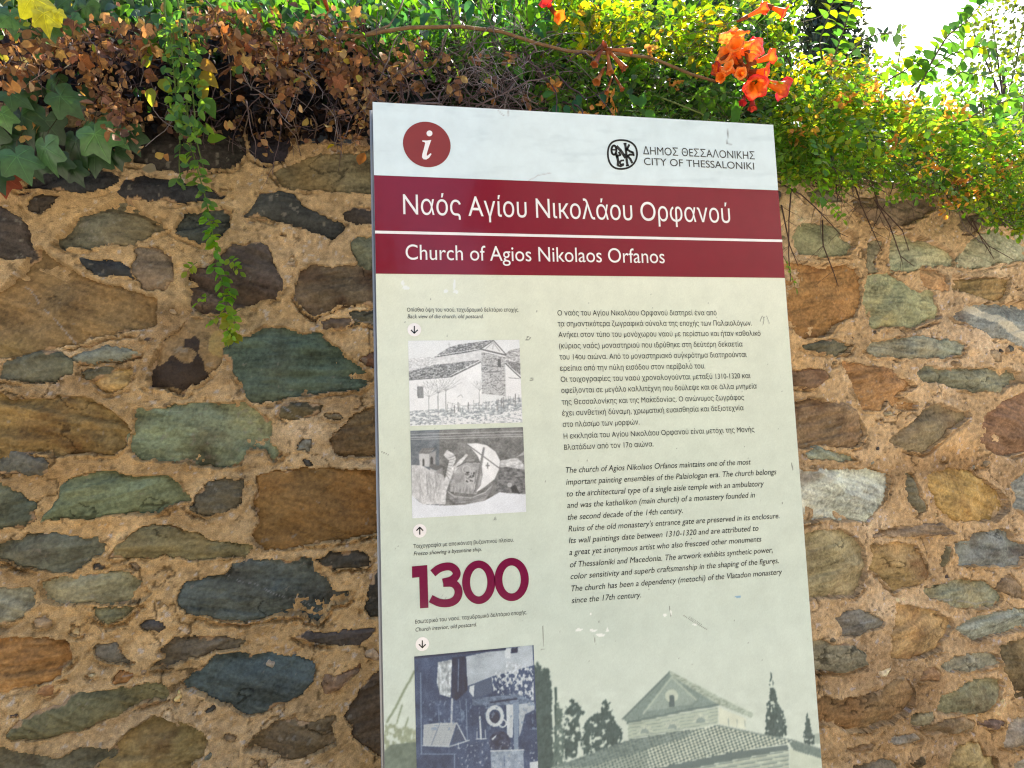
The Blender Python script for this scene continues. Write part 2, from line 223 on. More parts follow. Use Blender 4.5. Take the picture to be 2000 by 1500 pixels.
# ------------------------------------------------------------------ the rubble wall
REG = dict(A=(0, 300, 2.7027), B=(0, 700, 2.7027), C=(0, 1060, 2.6316), D=(1500, 550, 3), E=(1550, 1000, 3), F=(1500, 300, 4), P=(0, 0, 1))
STONES = """
P 52,47,44 255,255 330,248 420,252 475,262 480,300 450,325 330,330 260,320
P 34,32,42 480,262 560,265 565,300 548,312 510,314 490,300
P 42,48,58 575,250 700,254 720,278 580,284
P 44,46,52 -60,250 60,246 180,250 230,258 225,290 100,310 -60,300
A 44,44,48 150,130 250,95 600,90 640,130 600,165 500,190 380,205 200,185 80,175
A 45,46,52 630,200 680,150 760,120 950,130 1080,170 1200,215 1180,235 1050,245 900,250 760,240 690,235
A 104,94,68 1440,90 1560,55 1700,20 1960,-20 1990,205 1800,205 1650,195 1500,170
A 54,55,55 1285,325 1340,290 1370,215 1480,200 1550,215 1600,270 1700,330 1830,380 1760,455 1640,410 1500,360 1400,345 1300,335
A 48,46,46 1820,320 1880,290 1985,300 1985,375 1880,370 1830,345
A 93,90,74 285,480 330,430 410,330 540,280 620,240 690,250 760,320 860,360 890,395 800,430 700,480 560,475 420,500 320,505
A 58,63,60 930,430 960,300 1040,290 1220,290 1200,400 1160,450 1060,465 980,440
A 66,58,52 -60,280 20,290 110,340 170,420 175,540 60,560 -60,556
A 66,56,48 140,250 200,215 310,230 280,280 210,315 150,290
A 116,92,52 -60,770 60,680 150,560 195,505 240,510 330,580 480,660 720,740 815,760 815,900 700,935 500,970 350,1010 200,1045 0,1075 -60,1080
A 46,50,54 440,560 500,558 640,580 695,620 690,645 560,640 510,640 460,600
A 108,90,70 720,515 780,490 850,500 910,590 900,660 850,715 760,720 740,680 700,620 725,570
A 76,66,60 980,640 1020,600 1150,560 1230,490 1350,470 1400,500 1440,590 1475,680 1460,750 1350,790 1200,820 1040,850 1000,790 975,700
A 92,74,54 1550,690 1590,610 1660,575 1740,600 1900,590 1990,620 1990,800 1880,790 1780,790 1740,830 1660,850 1600,810 1555,750
A 88,92,72 1840,470 1900,445 1990,440 1990,640 1900,590 1850,500
A 92,80,66 1690,890 1740,875 1850,880 1820,920 1700,915
A 70,68,54 1850,840 1990,820 1990,895 1870,890
A 68,82,70 1170,1035 1230,990 1330,950 1380,920 1480,925 1600,945 1690,930 1760,1010 1860,1090 1975,1190 1900,1240 1740,1250 1600,1280 1450,1300 1330,1315 1290,1230 1240,1130 1220,1080
A 88,86,68 10,1110 80,1080 200,1055 320,1060 390,1110 390,1160 290,1200 180,1215 80,1200 10,1180
A 104,104,92 370,1085 440,1045 560,1030 690,1025 730,1050 640,1075 500,1085 400,1095
A 158,124,66 500,1200 540,1150 600,1140 690,1145 700,1180 660,1240 560,1270 520,1240
A 86,82,62 440,1140 520,1130 590,1130 560,1160 460,1190
A 120,100,66 790,1235 800,1140 850,1000 900,960 990,870 1100,880 1170,920 1180,1010 1160,1100 1080,1180 1000,1230 960,1280 900,1260
A 86,76,50 1460,1380 1520,1330 1600,1320 1690,1330 1680,1360 1600,1390 1520,1410
A 90,52,36 1905,1090 1950,1050 1990,1050 1990,1130 1930,1120
B 124,96,50 -60,190 10,180 60,220 180,215 330,205 450,210 540,250 640,320 690,385 660,460 620,495 400,505 200,505 -60,510
B 106,116,88 710,275 850,262 1080,240 1290,230 1340,265 1420,330 1440,380 1440,440 1485,500 1440,550 1390,480 1300,480 1270,560 1220,575 1120,570 980,540 850,545 720,530 680,480 700,400 720,330
B 102,80,50 1760,500 1750,430 1800,360 1880,290 1998,230 1998,515 1900,525 1800,520
B 88,86,74 -60,515 100,515 200,530 265,545 240,590 150,605 60,595 -60,595
B 82,86,68 -60,650 40,670 120,700 190,780 185,840 100,880 -60,905
B 92,104,76 225,850 290,790 340,740 330,680 400,620 480,600 620,595 680,620 900,620 970,690 1000,740 900,780 830,810 680,820 560,840 400,840
B 82,74,58 1000,790 1030,720 1090,650 1180,635 1280,650 1280,760 1200,800 1090,825
B 120,78,30 1330,940 1360,860 1340,780 1370,700 1350,640 1430,600 1600,590 1750,590 1998,600 1998,920 1850,950 1700,980 1500,1000 1380,1000 1350,960
P 92,92,80 -20,1060 40,1055 55,1040 95,1042 140,1046 181,1052 198,1066 190,1083 170,1098 140,1115 115,1120 60,1110 25,1098 -20,1085
B 108,100,68 560,1040 620,970 700,910 800,880 930,885 1050,930 1130,970 1300,975 1330,985 1290,1040 1150,1050 980,1055 850,1040 750,1052
C 66,62,56 1630,90 1700,40 1840,35 1900,60 1890,110 1780,120 1720,135 1680,105
C 118,116,88 200,225 260,195 480,165 640,165 720,200 790,245 740,300 640,310 500,310 380,320 290,325 230,300
C 102,102,74 470,334 700,329 650,380 560,415 500,390
C 122,122,102 -60,230 80,235 160,240 175,320 100,380 30,415 -60,410
C 76,84,82 910,270 950,205 1060,180 1170,160 1210,110 1320,95 1450,95 1610,85 1620,150 1700,200 1720,250 1800,245 1780,300 1710,310 1680,370 1640,405 1580,405 1560,370 1440,375 1300,400 1270,415 1140,400 1080,380 960,360 920,310
C 54,54,52 1880,330 1900,220 1950,120 1990,120 1990,380 1890,375
C 70,62,58 1535,490 1600,460 1740,455 1850,440 1925,435 1900,480 1840,515 1700,515 1580,510
C 90,86,76 480,540 600,530 610,580 690,610 600,615 490,590
C 90,82,68 820,550 900,500 1000,490 1150,480 1250,505 1220,545 1100,560 960,590 860,635 760,635 850,600
C 148,92,38 -60,500 100,490 220,495 340,520 370,580 360,620 310,660 300,700 200,720 80,750 -60,755
C 62,74,78 930,715 1000,670 1060,640 1100,595 1200,570 1330,570 1450,575 1560,590 1615,630 1610,690 1560,770 1440,830 1330,880 1240,870 1150,830 1050,785 960,740
C 96,92,64 50,1000 80,940 180,880 280,835 400,790 600,745 780,725 850,740 850,790 720,840 560,900 400,960 200,1005 80,1015
C 124,106,60 490,1158 600,1050 640,1000 700,960 790,900 900,890 1000,930 1070,1010 1060,1060 980,1140 960,1250 480,1250
C 98,80,58 1255,1050 1330,990 1420,930 1500,905 1620,920 1735,885 1700,960 1720,1020 1660,1060 1520,1100 1400,1080 1290,1065
C 76,64,50 1780,880 1850,760 1950,640 1985,640 1985,1100 1900,1050 1800,980
C 102,82,64 1660,710 1700,670 1730,680 1850,625 1840,660 1740,740 1680,750
C 156,142,122 840,880 880,840 910,880 890,900
C 146,86,38 590,715 600,670 640,650 670,665 650,705
C 194,166,108 905,790 930,755 950,770 930,795
C 194,170,122 360,465 375,425 400,440 395,470
C 156,132,106 1880,575 1920,555 1945,570 1945,600 1900,595
C 130,112,86 670,120 700,105 730,130 710,155
C 150,140,120 1375,620 1390,607 1420,615 1410,632
C 88,86,70 -60,1065 80,1070 160,1090 300,1100 430,1050 560,1065 575,1090 480,1150 440,1240 -60,1240
F 150,88,35 100,850 250,850 400,870 560,870 690,885 720,1000 740,1070 720,1180 690,1270 560,1320 500,1390 420,1420 300,1435 200,1400 150,1340 100,1100
F 120,118,85 230,560 290,530 400,545 500,555 620,590 700,620 690,700 640,780 560,800 450,805 330,790 240,780 190,720 180,640
F 105,85,65 640,370 700,350 800,355 1000,350 1300,340 1330,420 1240,500 1120,545 1000,560 850,545 740,500 680,450
F 135,135,110 950,690 1000,620 1060,610 1220,660 1300,690 1400,750 1470,820 1440,890 1320,870 1200,890 1080,925 960,910
F 138,138,115 1480,880 1500,820 1560,730 1640,640 1760,590 1880,580 2100,590 2200,800 1850,860 1640,890
F 120,112,85 785,700 850,660 900,680 860,780 840,850 870,920 790,925
F 130,130,98 780,940 950,940 1000,970 1080,1040 1200,1080 1290,1090 1330,1230 1320,1290 1200,1340 1120,1370 970,1340 860,1380 800,1360 770,1230 740,1170 770,1040
F 125,100,58 1415,980 1440,940 1560,960 1740,970 1900,980 1890,1050 1840,1160 1700,1130 1560,1090 1430,1070
F 150,110,70 1180,910 1300,900 1390,960 1400,1070 1250,1060 1200,990
F 110,105,85 280,290 420,260 600,350 600,380 480,370 330,340
F 105,88,70 1480,560 1530,490 1650,480 1700,540 1600,600 1530,600
F 100,90,75 1720,480 1850,430 2050,430 2150,540 1900,560 1760,560
D 116,118,118 1085,200 1150,140 1250,125 1400,130 1600,100 1700,250 1650,400 1500,385 1400,345 1300,330 1240,280 1170,250 1100,225
D 85,82,65 190,375 310,340 400,340 500,375 480,400 400,430 320,410 230,395
D 115,118,105 570,395 600,355 740,335 880,325 1000,345 1100,350 1155,370 1120,420 1000,450 820,450 620,440
D 115,85,60 100,520 260,510 340,530 350,570 280,620 110,605
D 150,95,50 440,470 560,490 680,510 760,560 870,620 770,640 760,670 870,710 860,760 740,745 700,690 660,750 560,750 530,710 500,620 470,560
D 105,105,85 875,535 900,505 1050,510 1250,515 1400,510 1475,530 1480,580 1400,610 1370,660 1250,640 1100,635 1000,600 900,575
D 115,98,75 700,925 800,860 850,820 900,760 1000,715 1050,740 1110,760 1165,755 1160,800 1060,880 950,980 920,1000 820,990 770,960 740,965
D 125,82,58 1245,860 1260,790 1330,740 1420,680 1500,650 1600,600 1700,750 1650,950 1500,1000 1410,1030 1330,1005 1260,980 1240,920
D 118,92,62 100,690 300,690 400,710 500,750 555,810 570,900 540,960 480,970 380,965 120,975
D 125,128,112 225,1000 270,980 400,1000 490,1020 525,1050 430,1050 320,1040 240,1030
D 160,165,158 120,1110 400,1105 600,1095 720,1120 730,1170 690,1290 640,1350 580,1400 450,1405 340,1390 200,1410 140,1400
D 95,92,75 800,1130 850,1130 880,1200 900,1290 920,1350 870,1365 830,1310 815,1220
D 155,115,55 920,1150 960,1115 1100,1105 1200,1110 1250,1160 1330,1200 1400,1270 1430,1340 1330,1400 1280,1400 1180,1410 1100,1400 1020,1340 960,1240 935,1190
D 125,125,120 1430,1190 1480,1140 1600,1080 1700,1200 1600,1370 1490,1360 1440,1330 1460,1260
E 105,108,108 940,180 1020,180 1040,130 1130,110 1220,95 1270,130 1280,170 1350,180 1420,190 1420,250 1340,265 1320,310 1250,320 1130,315 970,310 975,260 945,230
E 125,100,80 460,135 500,105 700,90 870,75 940,125 820,135 650,140
E 135,120,90 30,130 200,105 290,110 360,160 410,220 425,330 410,450 340,500 60,515 50,300
E 140,112,70 440,330 460,250 440,190 600,180 700,195 760,250 800,370 780,400 700,440 590,470 530,400
E 95,85,60 870,270 890,190 920,190 915,280 880,350
E 120,120,98 760,470 830,425 950,400 1090,390 1150,430 1200,460 1215,510 1190,550 1080,565 940,560 880,530 810,520
E 125,105,80 1180,430 1230,370 1280,365 1330,450 1345,510 1280,500 1210,460
E 108,102,98 250,620 320,575 380,570 440,595 530,640 500,680 420,700 380,720 280,730 285,670
E 155,125,80 605,540 720,560 830,580 920,620 935,690 880,750 870,810 780,850 680,870 570,860 570,790 590,650
E 130,130,120 945,690 1000,640 1100,605 1220,580 1400,570 1500,600 1450,680 1250,700 1130,740 1060,755 1000,735
E 118,112,90 60,760 170,755 220,780 330,780 400,820 410,890 340,920 240,930 80,935
E 125,95,58 80,1090 380,1090 480,1050 640,950 700,1030 700,1120 650,1180 560,1230 440,1280 330,1285 250,1250 100,1235
E 135,130,115 865,905 920,860 1010,830 1130,820 1200,850 1210,890 1120,910 1000,930 890,935
E 140,95,60 745,985 770,935 820,915 855,950 850,990
E 125,122,95 840,1160 845,1080 950,1045 1020,990 1100,970 1220,980 1230,1040 1170,1120 1120,1170 1000,1175 900,1180
E 105,92,65 1200,790 1280,750 1400,720 1550,800 1500,1170 1330,1150 1290,1080 1280,1000 1230,920
E 118,112,84 670,1190 720,1170 810,1170 820,1200 780,1240 710,1250 675,1220
E 130,105,75 740,1270 860,1220 1000,1200 1055,1230 1050,1290 900,1285 780,1285
E 100,80,72 1100,1250 1150,1220 1240,1230 1240,1255 1170,1265
E 130,125,115 1230,1380 1260,1250 1310,1200 1400,1190 1500,1280 1400,1370 1290,1390
E 125,120,110 555,1340 600,1300 690,1300 740,1330 680,1350 600,1355
E 115,92,66 310,1390 400,1360 480,1365 460,1395 360,1405
E 105,95,78 350,1500 430,1470 520,1445 580,1470 600,1560 350,1560
E 160,140,90 895,1440 950,1380 1020,1345 1080,1350 1120,1420 1180,1440 1220,1560 890,1560
E 120,105,75 670,1470 760,1440 775,1470 720,1490
"""
stones = []  # stone colours keep some shade: darker at left and under the overhang
for ln in STONES.strip().splitlines():
    f = ln.split(); ox, oy, sc = REG[f[0]]; colr = [int(x) for x in f[1].split(",")]
    pts = [tuple(float(q) for q in p.split(",")) for p in f[2:]]
    stones.append((colr, np.array([wall_st(ox+x/sc, oy+y/sc) for x, y in pts])))
WALL_TOP = 2.375
# stones that no part of the photograph shows (below, beside and behind the sign) keep the same masonry going
boxes = [np.r_[p.min(0), p.max(0)] for _, p in stones]
def free(a):
    return all(a[2] < b[0] or a[0] > b[2] or a[3] < b[1] or a[1] > b[3] for b in boxes)
vis = [p for p in boxes]
for t in np.arange(.09, WALL_TOP-.05, .135):
    s = -3.2+random.random()*.1
    while s < 4.2:
        wd = random.uniform(.09, .34); hh = random.uniform(.05, .125); tt = t+random.uniform(-.028, .028)
        a = np.array([s, tt-hh/2, s+wd, tt+hh/2])
        if free(a) and tt+hh/2 < WALL_TOP-.02:
            k = random.randint(8, 12); th = np.linspace(0, 2*math.pi, k, endpoint=False)+random.random()*.4
            r = np.array([random.uniform(.8, 1.06) for _ in range(k)]); ex = lambda q: np.sign(q)*np.abs(q)**.62
            pl = np.stack([s+wd/2+ex(np.cos(th))*wd/2*r, tt+ex(np.sin(th))*hh/2*r], -1)
            stones.append((random.choice(stones[:110])[0], pl)); boxes.append(np.r_[pl.min(0), pl.max(0)])
        s += wd+random.uniform(.025, .05)
def axis(lo, a, b, hi, fine, coarse):
    return np.concatenate([np.arange(lo, a, coarse), np.arange(a, b, fine), np.arange(b, hi+coarse, coarse)])
def mortar_h(s, t):
    return .010*fbm(s*4, t*4, 3, 1)+.009*fbm(s*18, t*18, 4, 2)+.005*fbm(s*70, t*70, 3, 3)
gs = axis(-3.4, -2.3, 3.4, 4.4, .0042, .02); gt = axis(0, .30, 2.372, WALL_TOP, .0042, .02); gt = gt[gt <= WALL_TOP]
S, T = np.meshgrid(gs, gt, indexing='ij'); H = mortar_h(S, T)
rf = random.Random(21); allp = [p for _, p in stones]; nfill = 0
for _ in range(2600):
    if nfill > 230: break
    cx, cy = rf.uniform(-1.5, 2.7), rf.uniform(.55, WALL_TOP-.06); wd = rf.choice([.012, .016, .022, .03, .045, .06]); hh = wd*rf.uniform(.28, .8); c1 = np.array([[cx, cy], [cx-wd/2, cy], [cx+wd/2, cy]])
    if any(b[0]-.04 < cx < b[2]+.04 and b[1]-.04 < cy < b[3]+.04 and sdist(c1, p).max() > -.008-hh*.4 for b, p in zip(boxes, allp)): continue
    th = np.linspace(0, 6.283, 8, endpoint=False)+rf.random(); ta = rf.uniform(-.4, .4); e = np.stack([np.cos(th)*wd/2, np.sin(th)*hh/2], -1)*np.array([[rf.uniform(.65, 1.1)] for _ in th]); e = e @ np.array([[math.cos(ta), math.sin(ta)], [-math.sin(ta), math.cos(ta)]])
    pl = e+[cx, cy]; stones.append((rf.choice([(70, 66, 62), (96, 86, 70), (120, 100, 72), (150, 92, 52), (176, 156, 124), (110, 108, 98), (64, 58, 58), (136, 116, 90), (104, 92, 66)]), pl)); allp.append(pl); boxes.append(np.r_[pl.min(0), pl.max(0)]); nfill += 1
D = np.full(S.shape, -1.)
sv, sf, scol, nv = [], [], [], 0
for k, (colr, poly) in enumerate(stones):
    lo = poly.min(0)-.026; hi = poly.max(0)+.026
    i0, i1 = np.searchsorted(gs, [lo[0], hi[0]]); j0, j1 = np.searchsorted(gt, [lo[1], hi[1]])
    def warp(s, t): return np.stack([s+.010*fbm(s*20, t*20, 3, 7)+.005*fbm(s*80, t*80, 3, 8), t+.009*fbm(s*20, t*20, 3, 9)+.0045*fbm(s*80, t*80, 3, 10)], -1)
    if i1 > i0 and j1 > j0:
        ss, tt = S[i0:i1, j0:j1], T[i0:i1, j0:j1]
        d = sdist(warp(ss.ravel(), tt.ravel()), poly).reshape(ss.shape)+.009
        D[i0:i1, j0:j1] = np.maximum(D[i0:i1, j0:j1], d)
    cen = poly.mean(0); fine = .0034 if (-2.3 < cen[0] < 3.4 and cen[1] > .32) else .012
    a = np.arange(lo[0], hi[0], fine); b = np.arange(lo[1], hi[1], fine); A_, B_ = np.meshgrid(a, b, indexing='ij')
    d = sdist(warp(A_.ravel(), B_.ravel()), poly).reshape(A_.shape)+.009
    ext = hi-lo; size = min(ext)
    rs = np.random.default_rng(k+100); ang = rs.uniform(-.45, .25); ca, sa = math.cos(ang), math.sin(ang)
    X = (A_-cen[0])*ca+(B_-cen[1])*sa; Y = -(A_-cen[0])*sa+(B_-cen[1])*ca
    rim = 1-np.exp(-np.clip(d, 0, None)/rs.uniform(.004, .009))
    strat = fbm(X*7+k, Y*55+k*3, 4, 20, .6); rough = fbm(A_*26+k, B_*26, 4, 21)
    st_amt = rs.choice([.0015, .003, .0055, .008], p=[.25, .35, .25, .15])
    steps = np.floor((Y+.01*fbm(X*9, Y*9+k, 3, 23))*rs.uniform(25, 55)+X*rs.uniform(-5, 5))   # broken cleavage ledges
    ledge = (vn(steps*1.7, steps*0+k, 3)-.5)*rs.uniform(.002, .007)
    h = -.012+rim*rs.uniform(.0125, .020)+.25*np.minimum(d, .05)*rs.uniform(.1, .45)+1.35*st_amt*strat+rs.uniform(.005, .012)*rough+.0016*fbm(A_*130, B_*190+k, 2, 24)+1.5*ledge*rim+.010*(np.abs(fbm(X*8+k, Y*13, 3, 27))-.2)
    fac = np.full(X.shape, 9.)
    for _ in range(rs.integers(3, 8)):       # chipped faces: the lowest of a few tilted planes
        fa = rs.uniform(0, 6.28); fs_ = rs.uniform(.05, .38); fac = np.minimum(fac, (X*math.cos(fa)+Y*math.sin(fa)+.006*fbm(X*25, Y*25+k, 3, 81))*fs_+rs.uniform(.002, .012))
    h = h+np.clip(fac, -.016, .012)*np.minimum(rim*1.2, 1)
    cn = fbm(X*6+k*3, Y*11+k, 4, 82); crack = (np.abs(cn-rs.uniform(-.2, .2)) < .016) & (vn(X*14+k, Y*14, 5) > rs.uniform(.45, .9)); h = h-.0035*crack
    h = h+(X*rs.uniform(-.05, .05)+Y*rs.uniform(-.09, .09))
    h = np.where(d < 0, -.012+d*1.2+.004*rough, h)+.010*fbm(A_*4, B_*4, 3, 1)
    keep = d > -.007
    idx = -np.ones(A_.shape, int); idx[keep] = np.arange(keep.sum())
    q = np.stack([idx[:-1, :-1], idx[1:, :-1], idx[1:, 1:], idx[:-1, 1:]], -1).reshape(-1, 4); q = q[(q >= 0).all(1)]
    P = W_O+np.outer(A_[keep], W_A)+np.outer(h[keep], W_N); P[:, 2] = B_[keep]
    base = lin(colr)*1.3; gy = base.mean(); red_ = np.clip(base[0]/(base[1]+1e-4)-1.5, 0, 1.5); base = base*np.array([1-.10*red_, 1+.16*red_, 1+.25*red_]); base = (base*.78+gy*.22)*np.array([1.14, 1.12, 1.03])
    tint = np.array([1+rs.uniform(-.04, .04), 1, 1+rs.uniform(-.04, .04)])
    m1 = fbm(X*11+k*5, Y*22, 4, 30)[keep][:, None]; m2 = fbm(A_*7+k*2, B_*7, 3, 31)[keep][:, None]; m3 = strat[keep][:, None]
    m4 = fbm(A_*170, B_*170+k, 2, 34)[keep][:, None]; m5 = fbm(X*30+k, Y*160, 3, 35)[keep][:, None]
    c = base*tint*(1+.42*m1+.34*m3+.40*m4+.30*m5)
    warm = np.array([1.22, .97, .68]); green = np.array([.93, 1.02, .92])
    c = c*(1+np.clip(m2, 0, 1)*(warm-1)*rs.uniform(.2, 1.2))*(1+np.clip(-m2, 0, 1)*(green-1)*rs.uniform(.2, 1.2))
    lich = (fbm(A_*60+k, B_*60, 3, 33) > .52+rs.uniform(-.05, .25))[keep][:, None]; c = np.where(lich, c*.55+np.array([.20, .18, .14])*.6, c)
    vein = (np.abs(X*rs.uniform(-.5, .5)+Y*1+rs.uniform(-.05, .05)+.012*fbm(A_*15, B_*15, 3, k)) < rs.uniform(.0008, .0035)) & (rs.random() < .14) & (vn(X*60, Y*60, k) > .3)
    c = np.where(vein[keep][:, None], c*.5+.16, c)
    if tuple(colr) == (116, 118, 118):       # striped stone with a broad pale quartz vein
        vv = np.abs((A_-cen[0])*.42+(B_-cen[1])-.002+.010*fbm(A_*30, B_*30, 3, 5)) < .018; c = np.where(vv[keep][:, None], np.array([.50, .46, .36])*(1+.4*m1), c)
    if tuple(colr) == (148, 92, 38): c = c*(1+np.clip(fbm(A_*9, B_*9, 2, 61)[keep][:, None]*1.6, 0, 1)*np.array([.35, .45, .1]))
    if tuple(colr) == (120, 100, 66):        # broken patchy rubble
        pt = fbm(A_*16, B_*16, 2, 62)[keep][:, None]; c = np.where(pt > .22, lin((58, 48, 40))*1.2*(1+.4*m1), np.where(pt < -.3, lin((150, 128, 82))*1.2, c))
    c = np.where(crack[keep][:, None], c*.45, c)
    blot = np.clip(fbm(A_*13+k*2, B_*13, 4, 83)-.15, 0, .5)[keep][:, None]*rs.uniform(0, 1.5); c = c*(1-blot*np.array([.7, .85, .9]))
    # mortar smeared thinly over parts of the rim
    smear = (fbm(A_*28+9, B_*28, 3, 40)[keep]*.02-d[keep]+.002 > 0)[:, None]; mc = np.array([.40, .265, .145])
    c = np.where(smear, mc*(1+.3*m1), c)
    sv.append(P); sf.append(q+nv); scol.append(np.clip(c, .008, .8)); nv += len(P)
# mortar: pulled back into a thin open joint along parts of the stones' edges
under = np.clip(np.gradient(D, axis=1)/.0042, 0, 1)      # open joints run under the stones, where the mortar has shrunk away
H = H-np.where((D > -.007) & (D < .002), np.clip(fbm(S*9, T*9, 2, 50)+.1, 0, .5)*(.004+.034*under), 0)+np.where(D > .008, -.02, 0)+np.where((D > -.03) & (D <= .008), .004*(1+D/.03), 0)
H = H-.012*np.clip(fbm(S*45, T*45, 2, 52)-.42, 0, 1)
mb = np.array([.50, .335, .160])
g1 = fbm(S*3, T*3, 3, 55)[..., None]; g2 = fbm(S*10, T*10, 4, 56)[..., None]; g3 = fbm(S*120, T*120, 2, 57)[..., None]
mcol = mb*(1+.30*g2+.42*g3)*(1+np.clip(g1, 0, 1)*np.array([.1, -.02, -.22])+np.clip(-g1, 0, 1)*np.array([-.02, .07, .32]))
mcol = np.where(fbm(S*75, T*75, 2, 58)[..., None] > .58, mcol*.5, mcol); mcol = np.where(fbm(S*85+5, T*85, 2, 59)[..., None] > .60, mcol*.6+.22, mcol)
pk = np.clip((S+.2)/1.6, 0, 1)[..., None]; mcol = mcol*(1+pk*np.array([.10, .11, .26]))      # paler and pinker towards the right
ck = (np.abs(fbm(S*5+3, T*5, 5, 90)) < .011) & (vn(S*3, T*3, 91) > .52); H = H-.004*ck; mcol = np.where(ck[..., None], mcol*.42, mcol)
lime = np.clip(fbm(S*6+7, T*8, 4, 92)-.12, 0, .5)[..., None]; mcol = mcol*(1+lime*np.array([.7, .85, 1.2])); damp = np.clip(fbm(S*2.4, T*5+4, 4, 93)-.1, 0, .5)[..., None]; mcol = mcol*(1-damp*np.array([.75, .85, .95]))
pit = np.clip(fbm(S*32, T*26, 3, 94)-.38, 0, 1); H = H-.022*pit
PM = W_O+S[..., None]*W_A+H[..., None]*W_N; PM[..., 2] = T
ni, nj = S.shape; I = np.arange(ni*nj).reshape(ni, nj)
q = np.stack([I[:-1, :-1], I[1:, :-1], I[1:, 1:], I[:-1, 1:]], -1).reshape(-1, 4)
wall = thing("stone_wall", tuple(W_O), "old rubble stone wall with thick orange tan mortar, running behind the information board", "stone wall")
VM = PM.reshape(-1, 3); back = []
build("mortar", VM, [q], M_mortar, wall, np.clip(mcol.reshape(-1, 3), .01, .8), True, loc=tuple(W_O))
build("stonework", np.concatenate(sv), [np.concatenate(sf)], M_stone, wall, np.concatenate(scol), True, loc=tuple(W_O))
cb = MB()                                   # body and coping behind the rough face
for (sa_, sb_, n0, n1, z0, z1) in ((-3.4, 4.42, -.50, -.03, 0, WALL_TOP-.004), (-3.4, 4.42, -.52, -.012, WALL_TOP-.0035, WALL_TOP+.025)):
    V = [W_O+W_A*s+W_N*n+np.array([0, 0, z]) for z in (z0, z1) for s, n in ((sa_, n1), (sb_, n1), (sb_, n0), (sa_, n0))]
    cb.add(V, [(3, 2, 1, 0), (4, 5, 6, 7), (0, 1, 5, 4), (1, 2, 6, 5), (2, 3, 7, 6), (3, 0, 4, 7)], (.24, .16, .09))
ss_ = np.arange(-3.4, 4.4, .012); aa = np.linspace(-.3, math.pi+.3, 11)      # lumpy rounded mortar capping along the front edge
SS, AA = np.meshgrid(ss_, aa, indexing='ij'); RR = .030+.030*fbm(SS*5, AA*.7, 4, 70)+.012*fbm(SS*30, AA*6, 3, 71)
CP = W_O+SS[..., None]*W_A+(-.035+RR*1.1*np.cos(AA))[..., None]*W_N; CP[..., 2] = WALL_TOP-.002+RR*np.sin(AA)*(1+.8*fbm(SS*3, SS*0, 2, 72))
n1, n2 = SS.shape; I = np.arange(n1*n2).reshape(n1, n2)
build("mortar_capping", CP.reshape(-1, 3), [np.stack([I[:-1, :-1], I[1:, :-1], I[1:, 1:], I[:-1, 1:]], -1).reshape(-1, 4)], M_mortar, wall, (np.array([.36, .24, .14])*(1+.4*fbm(SS*40, AA*8, 3, 73))[..., None]).reshape(-1, 3), True, loc=tuple(W_O))
cb.build("wall_core", M_mortar, wall, loc=tuple(W_O))

# ------------------------------------------------------------------ the information board
sign = thing("information_sign", (0.4, 0, 0), "large upright cream information board with dark red title band in front of the wall", "information board")
def printmat(name, color=None, rough=.16):
    m = mat(name, rough, .32, color, .2); bump(m, 9, .05, .02, 2); bump(m, 160, .035, .002, 3); noise_mul(m, 25, .93, 1.04, 6); return m
M_board = printmat("printed board"); M_red = printmat("dark red vinyl", (.21, .006, .018)); M_ink = printmat("black ink", (.012, .012, .014)); M_grey = printmat("charcoal ink", (.035, .033, .032))
M_letter = printmat("white lettering", (.86, .82, .80)); M_purple = printmat("dark purple ink", (.17, .002, .042)); M_icon = printmat("brick red disc", (.25, .030, .016)); M_alu = mat("brushed aluminium", .35, .5, (.36, .35, .33)); M_alu.node_tree.nodes["Principled BSDF"].inputs["Metallic"].default_value = .25
bump(M_alu, 300, .1, .001)
M_grey2 = printmat("grey ink", (.06, .058, .055)); 
HB = SIGN_TOP-.08                            # board hangs to 8 cm above the ground
def lay(k): return -.0005*k
b = MB(); b.box((0, 0, .08), (SIGN_W, .022, SIGN_TOP), (.62, .62, .56)); b.build("panel", M_alu, sign)
b = MB(); b.box((-.006, .0225, 0), (.0, .062, SIGN_TOP-.004)); b.box((SIGN_W-.0005, .0225, 0), (SIGN_W+.003, .062, SIGN_TOP-.006)); b.box((.0005, .0225, 0), (SIGN_W-.001, .060, SIGN_TOP-.008)); b.build("frame", M_alu, sign)

